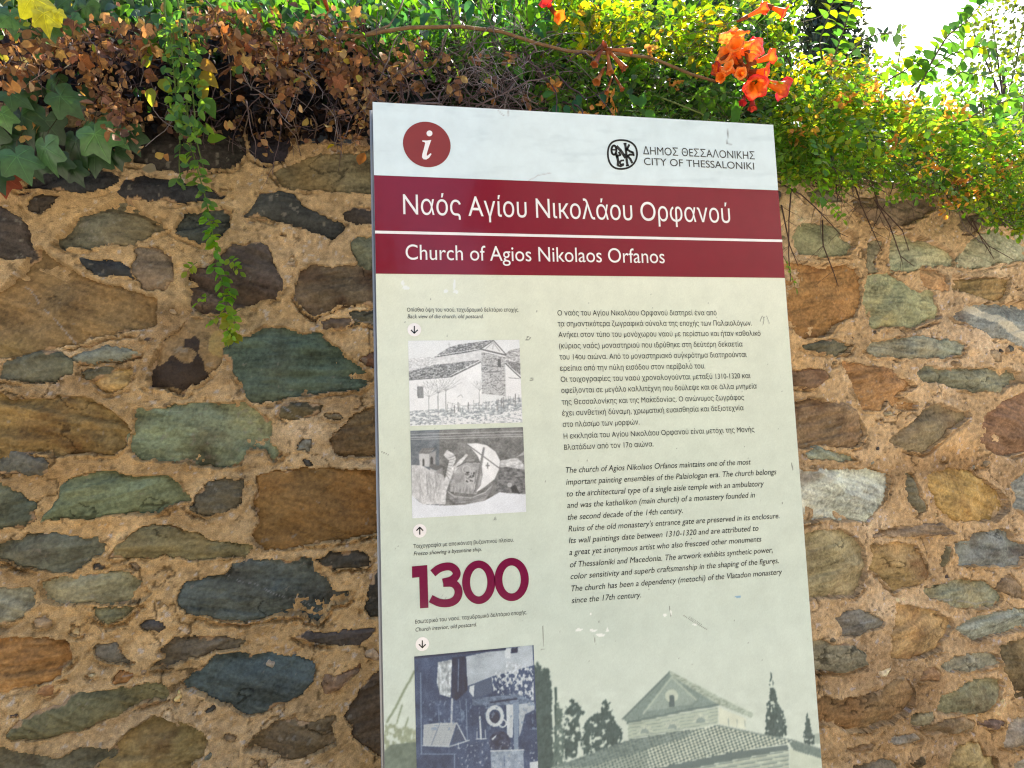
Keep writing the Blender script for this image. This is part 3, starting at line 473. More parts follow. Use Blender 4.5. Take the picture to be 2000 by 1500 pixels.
def in_poly(X, Y, poly):
    ins = np.zeros(X.shape, bool); n = len(poly)
    for i in range(n):
        (ax, ay), (bx, by) = poly[i], poly[(i+1) % n]
        if ay == by: continue
        ins ^= ((ay > Y) != (by > Y)) & (X < ax+(Y-ay)/(by-ay)*(bx-ax))
    return ins
def seg_d(X, Y, a, b):
    ex, ey = b[0]-a[0], b[1]-a[1]; t = np.clip(((X-a[0])*ex+(Y-a[1])*ey)/(ex*ex+ey*ey+1e-9), 0, 1)
    return np.hypot(X-a[0]-t*ex, Y-a[1]-t*ey)
class Pic:                                   # a print: a fine grid on the board, each cell one spot of ink
    def __init__(s, u0, v0, u1, v1, nx, ny, ox, oy, k, base):
        s.u = np.linspace(u0, u1, nx); s.v = np.linspace(v0, v1, ny); s.U, s.Vv = np.meshgrid(s.u, s.v, indexing='ij')
        px, py = sign_px(s.U, s.Vv); s.X = (px-ox)*k; s.Y = (py-oy)*k; s.c = np.empty(s.U.shape+(3,)); s.c[:] = base
        s.n = lambda sx, sy, o=3, sd=0: fbm(s.X/sx, s.Y/sy, o, sd)
    def poly(s, pts, g, noise=0, sx=8, sy=8, sd=0, a=1.):
        m = in_poly(s.X, s.Y, pts); s.put(m, g, noise, sx, sy, sd, a)
    def put(s, m, g, noise=0, sx=8, sy=8, sd=0, a=1.):
        g = np.array(g if np.ndim(g) else (g, g, g), float); v = g+(noise*s.n(sx, sy, 3, sd)[..., None] if noise else 0)
        s.c = np.where(m[..., None], s.c*(1-a)+a*v, s.c)
    def line(s, pts, w, g, a=1.):
        for p, q in zip(pts[:-1], pts[1:]):
            x0, x1 = min(p[0], q[0])-w, max(p[0], q[0])+w; y0, y1 = min(p[1], q[1])-w, max(p[1], q[1])+w
            bb = (s.X > x0) & (s.X < x1) & (s.Y > y0) & (s.Y < y1); ii = np.nonzero(bb)
            if len(ii[0]) == 0: continue
            t = np.clip(w/2+.9-seg_d(s.X[ii], s.Y[ii], p, q), 0, 1.8)/1.8*a; s.c[ii] = s.c[ii]*(1-t[:, None])+t[:, None]*np.array(g if np.ndim(g) else (g, g, g), float)
    def soften(s, n, grain=5):
        for _ in range(n):
            p = np.pad(s.c, ((1, 1), (1, 1), (0, 0)), mode='edge'); s.c = (p[:-2, 1:-1]+p[2:, 1:-1]+p[1:-1, :-2]+p[1:-1, 2:]+2*p[1:-1, 1:-1])/6
        g = np.random.default_rng(4).normal(size=s.c.shape[:2]); s.c = s.c+grain*g[..., None]
    def make(s, name, k, label=None, tone=None):
        c = np.clip(s.c, 0, 255); c = lin(c)*1.03
        V = np.stack([s.U, np.full(s.U.shape, lay(k)), s.Vv+SIGN_TOP], -1).reshape(-1, 3); ni, nj = s.U.shape; I = np.arange(ni*nj).reshape(ni, nj)
        q = np.stack([I[:-1, 1:], I[1:, 1:], I[1:, :-1], I[:-1, :-1]], -1).reshape(-1, 4)
        if s.v[1] < s.v[0]: pass
        else: q = q[:, ::-1]
        o = build(name, V, [q], M_board, sign, c.reshape(-1, 3))
        if label: o["label"] = label
        return o
def uvbox(pts):
    a = np.array([sign_uv(*p) for p in pts]); return a[:, 0].min(), a[:, 1].max(), a[:, 0].max(), a[:, 1].min()

# board background: cream printed ground and, at the foot, a faded view of the church among cypresses
vb = sign_uv(1100, 538)[1]
P = Pic(0.0006, vb, SIGN_W-.0006, -1.36, 520, 560, 1040, 1180, 3.3333, (214, 212, 186))
gr = np.clip((-P.Vv-.25)/.75, 0, 1)[..., None]
P.c = np.array([222, 224, 202])*(1-gr)+np.array([191, 203, 192])*gr+3*P.n(300, 300, 3, 3)[..., None]
ink = np.array([54, 78, 78]); ink2 = np.array([84, 106, 101])
rag = lambda sd, a=14, s=16: (P.n(s, s, 3, sd)*a, P.n(s, s, 3, sd+9)*a)
def tree_print(pts, sd, g=ink, amp=16, gaps=.35):
    dx, dy = rag(sd, amp); X, Y = P.X, P.Y; P.X, P.Y = X+dx, Y+dy; m = in_poly(P.X, P.Y, pts); P.X, P.Y = X, Y
    m &= P.n(20, 26, 3, sd+4) < gaps; P.put(m, g, 22, 9, 12, sd)
tree_print([(-60, 380), (20, 400), (45, 372), (60, 430), (105, 400), (120, 520), (128, 800), (140, 1250), (-60, 1250)], 1, ink, 14, 2)
P.poly([(143, 540), (158, 540), (162, 1100), (143, 1100)], ink)
tree_print([(130, 1000), (160, 640), (180, 640), (205, 780), (215, 1100), (130, 1200)], 2, ink2, 22, .3)
tree_print([(200, 900), (220, 690), (258, 612), (290, 650), (330, 690), (300, 780), (320, 900), (280, 1000), (210, 1000)], 3, ink, 26, .22)
tree_print([(320, 900), (345, 760), (400, 715), (440, 700), (450, 650), (485, 605), (505, 690), (540, 760), (590, 840), (570, 900), (480, 960), (330, 980)], 4, ink, 22, .35)
tree_print([(1515, 850), (1525, 700), (1540, 560), (1545, 470), (1552, 430), (1562, 470), (1575, 560), (1600, 640), (1640, 720), (1655, 850), (1600, 870)], 5, ink, 16, .4)
tree_print([(1765, 890), (1775, 780), (1788, 690), (1800, 760), (1825, 840), (1845, 900), (1800, 920)], 6, ink, 14, .3)
P.poly([(1835, 845), (1880, 835), (1880, 910), (1835, 905)], (150, 165, 155))
P.poly([(585, 745), (890, 445), (1200, 625), (1205, 660), (620, 770)], (112, 132, 127), 22, 8, 6, 7)
P.poly([(885, 430), (905, 440), (1250, 620), (1440, 715), (1425, 740), (1200, 650), (905, 470)], (150, 165, 152), 45, 16, 6, 8)
P.poly([(730, 700), (905, 480), (1060, 620), (1040, 650)], (134, 152, 144), 18, 6, 4, 9)
P.line([(720, 712), (905, 474), (1065, 622)], 12, (155, 170, 158)); P.line([(585, 748), (888, 445)], 9, (86, 105, 104)); P.line([(620, 772), (1000, 690), (1205, 655)], 16, (92, 112, 110))
P.put((np.hypot(P.X-905, P.Y-598) < 42) & (P.Y < 640), (178, 190, 174)); P.put(((np.hypot(P.X-906, P.Y-605) < 17) | ((abs(P.X-907) < 17) & (P.Y > 605))) & (P.Y < 668), (74, 94, 96))
wallp = [(622, 775), (1000, 705), (1205, 670), (1208, 780), (900, 830), (622, 882)]
P.poly(wallp, (168, 182, 166)); m = in_poly(P.X, P.Y, wallp) & (((P.Y+P.X*.19) % 22) < 7); P.put(m, (138, 154, 146), 26, 26, 4, 12)
for cx, cy, r in ((730, 835, 52), (910, 805, 52), (1095, 765, 56)):
    d = np.hypot(P.X-cx, (P.Y-cy)*1.05); up = P.Y < cy+6
    P.put((d < r) & up, (184, 195, 178)); P.put((d < r) & (d > r*.6) & up & ((np.degrees(np.arctan2(P.Y-cy, P.X-cx)) % 14) < 5), (140, 156, 148)); P.put((d < r*.55) & up, (128, 146, 140))
P.poly([(1210, 670), (1390, 745), (1385, 815), (1210, 780)], (198, 206, 188)); 
for x in (1275, 1330, 1382): P.line([(x, 745+(x-1275)*.1), (x, 800)], 4, (130, 148, 142))
roofp = [(130, 1060), (620, 885), (905, 832), (1210, 788), (1500, 850), (1690, 880), (1660, 910), (1300, 960), (900, 1045), (700, 1090), (60, 1110)]
P.poly(roofp, (148, 162, 150)); ph = ((P.X*.72+P.Y*1.9)/38.); tile = np.sin(2*math.pi*ph)+.9*np.sin(2*math.pi*(P.X*.040-P.Y*.014)); m = in_poly(P.X, P.Y, roofp)
lightness = np.clip((P.X-600)/500, .0, 1)
P.put(m & (tile > .35), (70, 92, 92)); P.put(m & (tile < -.5) & (lightness > .3), (206, 212, 194)); P.poly([(130, 1060), (620, 885), (905, 832), (1080, 815), (980, 870), (700, 960), (350, 1060)], (92, 112, 110), 40, 22, 8, 14, .72)
P.line([(1210, 790), (1500, 850), (1690, 885), (1880, 945)], 10, (120, 138, 132)); P.poly([(700, 1090), (900, 1047), (1300, 963), (1660, 912), (1665, 945), (1200, 1035), (900, 1100)], (84, 104, 104))
lw = [(860, 1110), (1200, 1037), (1668, 946), (1672, 1300), (860, 1300)]
P.poly(lw, (150, 165, 154)); m = in_poly(P.X, P.Y, lw) & (((P.Y+P.X*.2) % 30) < 12); P.put(m, (176, 188, 172), 26, 40, 8, 15); m = in_poly(P.X, P.Y, lw) & (((P.Y+P.X*.2) % 30) > 24); P.put(m, (110, 128, 124))
P.poly([(1674, 940), (1900, 1000), (1900, 1300), (1674, 1300)], (184, 196, 180)); P.poly([(1670, 905), (1700, 885), (1900, 955), (1900, 1010), (1700, 950)], (98, 118, 114), 20, 10, 8, 16)
# left edge of the view: bare branch and scrub
X0 = (75, 280)
q8 = lambda x, y: ((730+x*.29995-1040)*3.3333, (1050+y*.29995-1180)*3.3333)
P.line([q8(265, 870), q8(235, 930), q8(205, 980), q8(180, 1030), q8(140, 1110), q8(85, 1200)], 14, (122, 136, 112)); P.line([q8(185, 1090), q8(160, 1170), q8(150, 1210)], 10, (128, 142, 118)); P.line([q8(225, 1175), q8(205, 1230)], 10, (122, 136, 112))
tree_print([q8(60, 1230), q8(120, 1215), q8(190, 1235), q8(290, 1250), q8(290, 1370), q8(60, 1400)], 21, np.array([140, 152, 128]), 14, .2)
P.poly([q8(60, 1400), q8(110, 1350), q8(290, 1330), q8(290, 1700), q8(60, 1700)], (96, 112, 100), 16, 20, 20, 22)
P.c = P.c+9*P.n(60, 40, 4, 79)[..., None]*np.clip((P.Y-400)/200, 0, 1)[..., None]; P.soften(1, 2)
rr = random.Random(8); toP = lambda x, y: ((x-1040)*3.3333, (y-1180)*3.3333)
def chip(cx, cy, rx, ry, n=9, g=(228, 232, 226)):   # flakes where the print is gone, and scuffs
    P.poly([toP(cx+rx*math.cos(t)*rr.uniform(.6, 1.15), cy+ry*math.sin(t)*rr.uniform(.6, 1.15)) for t in np.linspace(0, 6.283, n, endpoint=False)], g)
for a in ((794, 562, 9, 5), (787, 553, 4, 6), (870, 569, 5, 4), (887, 556, 3, 12), (890, 570, 6, 4), (1131, 1230, 9, 3.5), (1158, 1231, 9, 3), (1172, 1240, 11, 4), (1186, 1231, 3.5, 4.5), (1299, 1201, 4, 3), (1310, 1197, 2, 6), (1357, 1219, 5, 2.5), (1154, 1200, 2, 3)): chip(*a)
chip(1441, 1165, 7, 2.6, 8, (130, 165, 190))
for pts, wd in (([(1335, 1202), (1362, 1219), (1380, 1229)], .8), ([(1345, 1204), (1370, 1220)], .7), ([(1060, 1222), (1061, 1262)], .7), ([(1056, 1268), (1064, 1267)], .8), ([(1160, 1240), (1163, 1258)], .8), ([(1307, 1183), (1310, 1204)], .7), ([(1484, 628), (1488, 618), (1492, 620), (1490, 634)], .9), ([(1497, 618), (1502, 632)], .8), ([(1028, 664), (1030, 657), (1036, 660), (1032, 664), (1027, 664)], .8), ([(1034, 740), (1040, 738), (1041, 742), (1035, 743)], .8), ([(965, 1016), (967, 1011), (969, 1016)], .9), ([(1546, 905), (1548, 917)], 1.2), ([(745, 882), (758, 888)], .8)):
    P.line([toP(*p) for p in pts], wd*4.5, (96, 98, 90), .8)
for i in range(110):
    x, y = rr.uniform(750, 1580), rr.uniform(545, 1300); P.line([toP(x, y), toP(x+rr.uniform(-1.2, 1.2), y+rr.uniform(-1, 2.5))], rr.uniform(2.5, 5), (90, 92, 86), rr.uniform(.3, .9))
P.make("background_print", 1, "faded grey green view of a church among cypresses on a cream ground")
# pale header
u0, v0, u1, v1 = 0.0006, -.0006, SIGN_W-.0006, sign_uv(1100, 356)[1]
P = Pic(u0, v0, u1, v1, 260, 60, 0, 0, 1, (214, 228, 230)); sm = np.clip(fbm(P.X/60, P.Y/14, 4, 41)-.2, 0, 1)[..., None]; P.c = P.c-22*sm*np.array([1, .95, .9])
P.line([(973, 216), (985, 227), (994, 227), (992, 216)], 1, 165); P.line([(1422, 250), (1420, 281), (1428, 282)], 1.2, 110); P.line([(1030, 355), (1050, 343), (1075, 338)], 1.2, 185)
P.make("header_panel", 1)
def quad_uv(pts, name, m, k, parent=sign):
    V = [(u, lay(k), v+SIGN_TOP) for u, v in (sign_uv(*p) for p in pts)]; return build(name, V, [[tuple(range(len(V)))[::-1]]], m, parent)
def band(ya, yb, name, m, k):
    va, vb_ = sign_uv(1100, ya)[1], sign_uv(1100, yb)[1]
    return build(name, [(.0006, lay(k), va+SIGN_TOP), (SIGN_W-.0006, lay(k), va+SIGN_TOP), (SIGN_W-.0006, lay(k), vb_+SIGN_TOP), (.0006, lay(k), vb_+SIGN_TOP)], [[(3, 2, 1, 0)]], m, sign)
red = band(356.6, 538.5, "title_band", M_red, 2); M_red2 = M_red
ln_ = band(459, 464.2, "white_line", M_letter, 3); 

def disc(px, py, rpx, name, m, k, parent=sign, n=48):
    u, v = sign_uv(px, py); r = abs(sign_uv(px+rpx, py)[0]-sign_uv(px-rpx, py)[0])/2
    V = [(u+r*math.cos(a), lay(k), v+SIGN_TOP+r*math.sin(a)) for a in np.linspace(0, 2*math.pi, n, endpoint=False)]
    return build(name, V, [[tuple(range(n))]], m, parent)
LOOKALIKE = str.maketrans("ΑΒΕΖΗΙΚΜΝΟΡΤΥΧκπ", "ABEZHIKMNOPTYXкп")
from mathutils.geometry import delaunay_2d_cdt
def glyph_mesh(txt, shear, res, bold=0):             # outlines of the built-in font, each solid contour filled with its own holes
    cu = bpy.data.curves.new("line", 'FONT'); cu.body = txt.translate(LOOKALIKE); cu.size = 1; cu.shear = shear; cu.resolution_u = res; cu.fill_mode = 'NONE'; cu.offset = bold
    o = bpy.data.objects.new("line", cu); COL.objects.link(o); bpy.context.view_layer.update()
    ev = o.evaluated_get(bpy.context.evaluated_depsgraph_get()); me = ev.to_mesh()
    co = [(v.co.x, v.co.y) for v in me.vertices]; nb = {}
    for e in me.edges: i, j = e.vertices; nb.setdefault(i, []).append(j); nb.setdefault(j, []).append(i)
    loops, seen = [], set()
    for i in range(len(co)):
        if i in seen or i not in nb: continue
        lp = [i]; seen.add(i); cur, prev = i, None
        while True:
            nx = [q for q in nb[cur] if q != prev and q not in seen]
            if not nx: break
            prev, cur = cur, nx[0] if cur != i or i+1 not in nx else i+1; seen.add(cur); lp.append(cur)
        if len(lp) > 2: loops.append(np.array([co[q] for q in lp]))
    ev.to_mesh_clear(); bpy.data.objects.remove(o); bpy.data.curves.remove(cu)
    V = [Vector(p) for l in loops for p in l]; E, k = [], 0
    for l in loops: E += [(k+i, k+(i+1) % len(l)) for i in range(len(l))]; k += len(l)
    vo, _, fo, _, _, _ = delaunay_2d_cdt(V, E, [], 0, 1e-5)
    vo = np.array([tuple(v) for v in vo]); fo = np.array([f for f in fo if len(f) == 3]); c = vo[fo].mean(1); wn = np.zeros(len(c), int)
    for l in loops:                          # keep what the outlines wind around, crossings included
        for (ax, ay), (bx, by) in zip(l, np.roll(l, -1, 0)):
            up = (ay <= c[:, 1]) & (by > c[:, 1]); dn = (by <= c[:, 1]) & (ay > c[:, 1]); sd_ = (bx-ax)*(c[:, 1]-ay)-(c[:, 0]-ax)*(by-ay)
            wn += (up & (sd_ > 0)).astype(int)-(dn & (sd_ < 0)).astype(int)
    fo = fo[wn != 0]; p, q, r = vo[fo[:, 0]], vo[fo[:, 1]], vo[fo[:, 2]]; cr = (q[:, 0]-p[:, 0])*(r[:, 1]-p[:, 1])-(r[:, 0]-p[:, 0])*(q[:, 1]-p[:, 1])
    fo[cr < 0] = fo[cr < 0][:, ::-1]; return vo, fo.astype(np.int32), np.zeros(len(vo))
def text_lines(name, lines, m, k, parent=sign, label=None):    # each line: text, left and right ends of its baseline, cap height, slant, boldness
    V, F3, nv = [], [], 0
    for (txt, xl, yl, xr, yr, cap, sh, bold) in lines:
        co, tr, zz = glyph_mesh(txt, sh, 4 if cap < 13 else 9, bold)
        a = np.array(sign_uv(xl, yl)); e = np.array(sign_uv(xr, yr)); c = np.array(sign_uv(xl, yl-cap)); hgt = (c[1]-a[1])/.70
        e[1] = a[1] = (a[1]+e[1])/2
        x0, x1 = co[:, 0].min(), co[:, 0].max(); sx = (e[0]-a[0])/(x1-x0)
        V.append(np.stack([a[0]+(co[:, 0]-x0)*sx, lay(k)-zz, a[1]+co[:, 1]*hgt+SIGN_TOP], -1)); F3.append(tr+nv); nv += len(co)
    ob = build(name, np.concatenate(V), [np.concatenate(F3)], m, parent)
    if label: ob["label"] = label
    return ob
text_lines("title_lettering", [("Ναός Αγίου Νικολάου Ορφανού", 787.7, 418.2, 1426, 436.4, 40, 0, .006)], M_letter, 3, red, "large white Greek title on the dark red band")
text_lines("title_lettering", [("Church of Agios Nikolaos Orfanos", 792.5, 507.3, 1298, 514.4, 30, 0, .006)], M_letter, 3, red, "smaller white English title on the dark red band")
ic = disc(833.8, 282.5, 46.5, "information_symbol", M_icon, 2)
I4 = lambda pts: [(500+x/4, y/4) for x, y in pts]
def flat_poly(pts, name, m, k, parent):
    V = [(u, lay(k), v+SIGN_TOP) for u, v in (sign_uv(*p) for p in pts)]
    n = len(V); a2 = sum(V[i][0]*V[(i+1) % n][2]-V[(i+1) % n][0]*V[i][2] for i in range(n))
    return build(name, V, [[tuple(range(n)) if a2 > 0 else tuple(range(n))[::-1]]], m, parent)
mbx = MB()
def add_poly(mbx, pts, k):
    from mathutils.geometry import tessellate_polygon
    V = [(u, lay(k), v+SIGN_TOP) for u, v in (sign_uv(*p) for p in pts)]
    tri = tessellate_polygon([[Vector((x, z, 0)) for x, y, z in V]])
    F = []
    for t in tri:
        a, b_, c = (V[i] for i in t); s = (b_[0]-a[0])*(c[2]-a[2])-(c[0]-a[0])*(b_[2]-a[2]); F.append(t if s > 0 else t[::-1])
    mbx.add(V, F)
def ribbon(mbx, pts, w, k, closed=False):
    P_ = np.array(pts, float); 
    for i in range(len(P_)-(0 if closed else 1)):
        a, b_ = P_[i], P_[(i+1) % len(P_)]; d = (b_-a)/(np.linalg.norm(b_-a)+1e-9); nrm = np.array([-d[1], d[0]])*w/2; a2, b2 = a-d*w*.2, b_+d*w*.2
        add_poly(mbx, [a2+nrm, b2+nrm, b2-nrm, a2-nrm], k)
add_poly(mbx, I4([(1355+23*math.cos(t), 1045+23*math.sin(t)) for t in np.linspace(0, 6.28, 20, endpoint=False)]), 3)
add_poly(mbx, I4([(1299, 1100), (1335, 1101), (1369, 1096), (1350, 1150), (1334, 1203), (1333, 1217), (1340, 1219), (1362, 1200), (1371, 1206), (1352, 1236), (1330, 1249), (1308, 1247), (1297, 1232), (1299, 1208), (1311, 1165), (1321, 1124), (1318, 1114), (1299, 1109)]), 3)
mbx.build("letter", M_letter, ic)
# city emblem: an oval ring round a letter monogram
E6 = lambda pts: [(1170+x/6.25, 260+y/6.25) for x, y in pts]
em = MB(); ring = [(275+178*math.cos(t)+10*math.cos(2*t+.5), 264+184*math.sin(t)+8*math.sin(3*t)) for t in np.linspace(0, 2*math.pi, 48, endpoint=False)]
ribbon(em, E6(ring), 3.6, 2, True)
ribbon(em, E6([(180+30*math.cos(t), 210+56*math.sin(t)) for t in np.linspace(0, 2*math.pi, 18, endpoint=False)]), 4.0, 2, True)
for pts, wd in (([(150, 205), (215, 208)], 3), ([(215, 165), (262, 215), (300, 270), (318, 300)], 5.5), ([(205, 250), (222, 300), (232, 345), (228, 395)], 5), ([(205, 285), (260, 270), (240, 235)], 4),
                ([(300, 335), (268, 338), (252, 360), (262, 388), (298, 380)], 3.6), ([(228, 398), (262, 408), (295, 392)], 3.6), ([(316, 132), (325, 190), (330, 260), (335, 330), (346, 400)], 4.6), ([(366, 145), (348, 185), (330, 215)], 4.2), ([(340, 200), (375, 225), (412, 240)], 4.2),
                ([(420, 266), (375, 265), (340, 285)], 4), ([(345, 280), (380, 320), (402, 365)], 4.4), ([(300, 132), (330, 130)], 3), ([(330, 400), (360, 394)], 3), ([(395, 232), (418, 248)], 3.4), ([(420, 255), (422, 278)], 3)):
    ribbon(em, E6(pts), wd, 2)
em.build("city_emblem", M_grey, sign)
text_lines("city_name", [("ΔΗΜΟΣ ΘΕΣΣΑΛΟΝΙΚΗΣ", 1256, 302.9, 1473.9, 310.4, 15.4, 0, .014), ("CITY OF THESSALONIKI", 1257.7, 323.2, 1472.7, 330.8, 14.2, 0, 0)], M_grey2, 2)
Z1 = [(115, 147, 1357, 143, "Ο ναός του Αγίου Νικολάου Ορφανού διατηρεί ένα από"), (117, 233, 1632, 222, "τα σημαντικότερα ζωγραφικά σύνολα της εποχής των Παλαιολόγων."), (122, 317, 1700, 302, "Ανήκει στον τύπο του μονόχωρου ναού με περίστωο και ήταν καθολικό"),
      (127, 403, 1560, 388, "(κύριος ναός) μοναστηριού που ιδρύθηκε στη δεύτερη δεκαετία"), (130, 490, 1592, 470, "του 14ου αιώνα. Από το μοναστηριακό συγκρότημα διατηρούνται"), (135, 577, 1268, 560, "ερείπια από την πύλη εισόδου στον περίβολό του."),
      (140, 663, 1622, 636, "Οι τοιχογραφίες του ναού χρονολογούνται μεταξύ 1310-1320 και"), (145, 750, 1670, 717, "οφείλονται σε μεγάλο καλλιτέχνη που δούλεψε και σε άλλα μνημεία"), (148, 837, 1572, 808, "της Θεσσαλονίκης και της Μακεδονίας. Ο ανώνυμος ζωγράφος"),
      (152, 925, 1568, 888, "έχει συνθετική δύναμη, χρωματική ευαισθησία και δεξιοτεχνία"), (157, 1013, 755, 1000, "στο πλάσιμο των μορφών."), (163, 1103, 1653, 1058, "Η εκκλησία του Αγίου Νικολάου Ορφανού είναι μετόχι της Μονής"), (167, 1193, 865, 1170, "Βλατάδων από τον 17ο αιώνα.")]
text_lines("greek_text", [(t, 1060+a/4, 580+b_/4, 1060+c/4, 580+d/4, 10.6, 0, .012) for a, b_, c, d, t in Z1], M_ink, 2)
Z2 = [(180, 173, 1625, 110, "The church of Agios Nikolaos Orfanos maintains one of the most"), (182, 262, 1825, 190, "important painting ensembles of the Palaiologan era. The church belongs"), (187, 353, 1728, 283, "to the architectural type of a single aisle temple with an ambulatory"),
      (190, 445, 1657, 370, "and was the katholikon (main church) of a monastery founded in"), (195, 537, 1093, 492, "the second decade of the 14th century."), (200, 628, 1848, 533, "Ruins of the old monastery's entrance gate are preserved in its enclosure."),
      (203, 720, 1685, 630, "Its wall paintings date between 1310-1320 and are attributed to"), (207, 813, 1708, 713, "a great yet anonymous artist who also frescoed other monuments"), (212, 907, 1795, 800, "of Thessaloniki and Macedonia. The artwork exhibits synthetic power,"),
      (217, 1000, 1843, 882, "color sensitivity and superb craftsmanship in the shaping of the figures."), (223, 1093, 1870, 972, "The church has been a dependency (metochi) of the Vlatadon monastery"), (225, 1190, 768, 1148, "since the 17th century.")]
text_lines("english_text", [(t, 1060+a/4, 880+b_/4, 1060+c/4, 880+d/4, 11.6, .22, .010) for a, b_, c, d, t in Z2], M_ink, 2)
for lab, g, e in (("caption of the white house print", ("Οπίσθια όψη του ναού, ταχυδρομικό δελτάριο εποχής.", 795, 608.6, 1013.6, 609.2), ("Back view of the church, old postcard.", 796, 621.6, 944, 622)),
                  ("caption of the ship print", ("Τοιχογραφία με απεικόνιση βυζαντινού πλοίου.", 807.6, 1070.4, 1003, 1058), ("Fresco showing a byzantine ship.", 808, 1085, 940.6, 1076)),
                  ("caption of the interior print", ("Εσωτερικό του ναού, ταχυδρομικό δελτάριο εποχής.", 811, 1217.4, 1029.4, 1199.4), ("Church interior, old postcard.", 811.6, 1233, 931, 1223))):
    text_lines("caption", [(*g, 7.8, 0, .022), (*e, 7.8, .22, .014)], M_ink, 2, sign, lab)
yr = MB(); Y8 = lambda pts: [(730+x*.29995, 1050+y*.29995) for x, y in pts]
add_poly(yr, Y8([(248, 187), (348, 178), (356, 456), (301, 460), (296, 257), (250, 262)]), 2)
def stroke(mbx, pts, w, k):                  # one smooth outline along a centre line
    p = np.array(pts, float)
    for _ in range(3): p = np.concatenate([p[:1], np.stack([p[:-1]*.75+p[1:]*.25, p[:-1]*.25+p[1:]*.75], 1).reshape(-1, 2), p[-1:]])
    t = np.gradient(p, axis=0); t /= np.linalg.norm(t, axis=1)[:, None]; n_ = np.stack([-t[:, 1], t[:, 0]], -1)*w/2
    for i in range(len(p)-1): add_poly(mbx, Y8([p[i]+n_[i], p[i+1]+n_[i+1], p[i+1]-n_[i+1], p[i]-n_[i]]), k)
stroke(yr, [(384, 232), (430, 194), (505, 182), (548, 228), (520, 275), (450, 292)], 52, 2); stroke(yr, [(452, 294), (525, 292), (560, 350), (530, 418), (440, 432), (370, 396)], 52, 2.4)
for cx, cy, rx, ry in ((683, 290, 108, 142), (897, 272, 112, 141)):
    th = np.linspace(0, 2*math.pi, 57)
    for a, e in zip(th[:-1], th[1:]): add_poly(yr, Y8([(cx+rx*math.cos(a), cy+ry*math.sin(a)), (cx+rx*math.cos(e), cy+ry*math.sin(e)), (cx+(rx-52)*math.cos(e), cy+(ry-50)*math.sin(e)), (cx+(rx-52)*math.cos(a), cy+(ry-50)*math.sin(a))]), 2)
yr.build("year_number", M_purple, sign)
for cx, cy, up, lab in ((809.2, 644.2, -1, "arrow pointing down to the white house print"), (819.8, 1036.6, 1, "arrow pointing up to the ship print"), (824.8, 1257.6, -1, "arrow pointing down to the interior print")):
    ds = disc(cx, cy, 13.3, "arrow_symbol", M_letter, 2, sign, 32); ds["label"] = lab; ar = MB(); y1 = cy-up*7
    ribbon(ar, [(cx, cy+up*7), (cx, y1+up*1)], 2.2, 3); ribbon(ar, [(cx-6.3, cy-up*.6), (cx, y1)], 2.2, 3); ribbon(ar, [(cx+6.3, cy-up*.6), (cx, y1)], 2.2, 3); ar.build("arrow", M_ink, ds)

# print 1: line-like old view of a low house with a tower
b1 = uvbox([(797, 665.5), (1014, 664), (1020.4, 825), (801, 830)])
P = Pic(*b1, 240, 190, 730, 560, 5, (224, 226, 226)); rr = random.Random(3)
nz = lambda sx, sy, sd: P.n(sx, sy, 3, sd)
P.poly([(335, 705), (450, 692), (550, 686), (640, 705), (600, 770), (345, 840)], 206, 70, 12, 6, 1); P.poly([(1285, 650), (1340, 615), (1425, 600), (1432, 870), (1285, 745)], 176, 110, 14, 7, 2)
def roof(pts, sd): P.poly(pts, 118); P.put(in_poly(P.X, P.Y, pts) & (nz(14, 6, sd) > .08), 186); P.put(in_poly(P.X, P.Y, pts) & (nz(14, 6, sd+2) < -.2), 70)
P.poly([(345, 910), (760, 880), (1045, 740), (1055, 1150), (350, 1215)], 232, 8, 60, 60, 3); P.poly([(600, 690), (1045, 620), (1050, 720), (610, 765)], 214, 26, 30, 20, 4)
tw = [(1048, 628), (1282, 682), (1286, 1065), (1055, 1045)]; P.poly(tw, 192); P.put(in_poly(P.X, P.Y, tw) & (nz(16, 5, 5) > .2), 120); P.put(in_poly(P.X, P.Y, tw) & (nz(9, 5, 6) < -.42), 90)
roof([(595, 682), (740, 590), (830, 565), (1150, 522), (1172, 524), (1045, 606), (900, 640)], 7); roof([(340, 830), (600, 762), (1040, 714), (1045, 735), (760, 880), (345, 912)], 9)
P.line([(595, 688), (900, 642), (1045, 612)], 7, 70); P.line([(600, 676), (1040, 606)], 5, 235); P.line([(345, 912), (760, 882)], 6, 80); P.line([(760, 880), (1045, 738)], 6, 90); P.line([(750, 868), (1040, 722)], 7, 235)
P.poly([(1050, 604), (1168, 528), (1285, 660)], 222, 20, 10, 10, 10); P.line([(1045, 608), (1168, 526), (1290, 662)], 10, 95); P.line([(1095, 604), (1166, 545), (1230, 632)], 5, 120); P.line([(1050, 612), (1285, 668)], 15, 96); P.line([(1050, 628), (1280, 684)], 7, 226); P.line([(1166, 565), (1160, 610)], 5, 130)
P.poly([(1210, 706), (1240, 708), (1242, 786), (1212, 784)], 82); P.line([(1095, 770), (1095, 710), (1110, 692), (1125, 712), (1125, 772)], 4, 110); P.line([(1062, 768), (1200, 782)], 5, 90); P.line([(1105, 835), (1225, 828)], 14, 120); P.line([(1205, 914), (1335, 918)], 3, 110)
P.poly([(1286, 765), (1432, 905), (1442, 1085), (1290, 1065)], 232); P.line([(1286, 752), (1434, 892)], 9, 70); P.poly([(1300, 742), (1360, 735), (1432, 745), (1432, 868)], 118, 80, 8, 8, 13); P.line([(1318, 890), (1420, 898)], 5, 100)
P.poly([(424, 976), (483, 972), (487, 1086), (428, 1090)], 118, 60, 5, 40, 14)
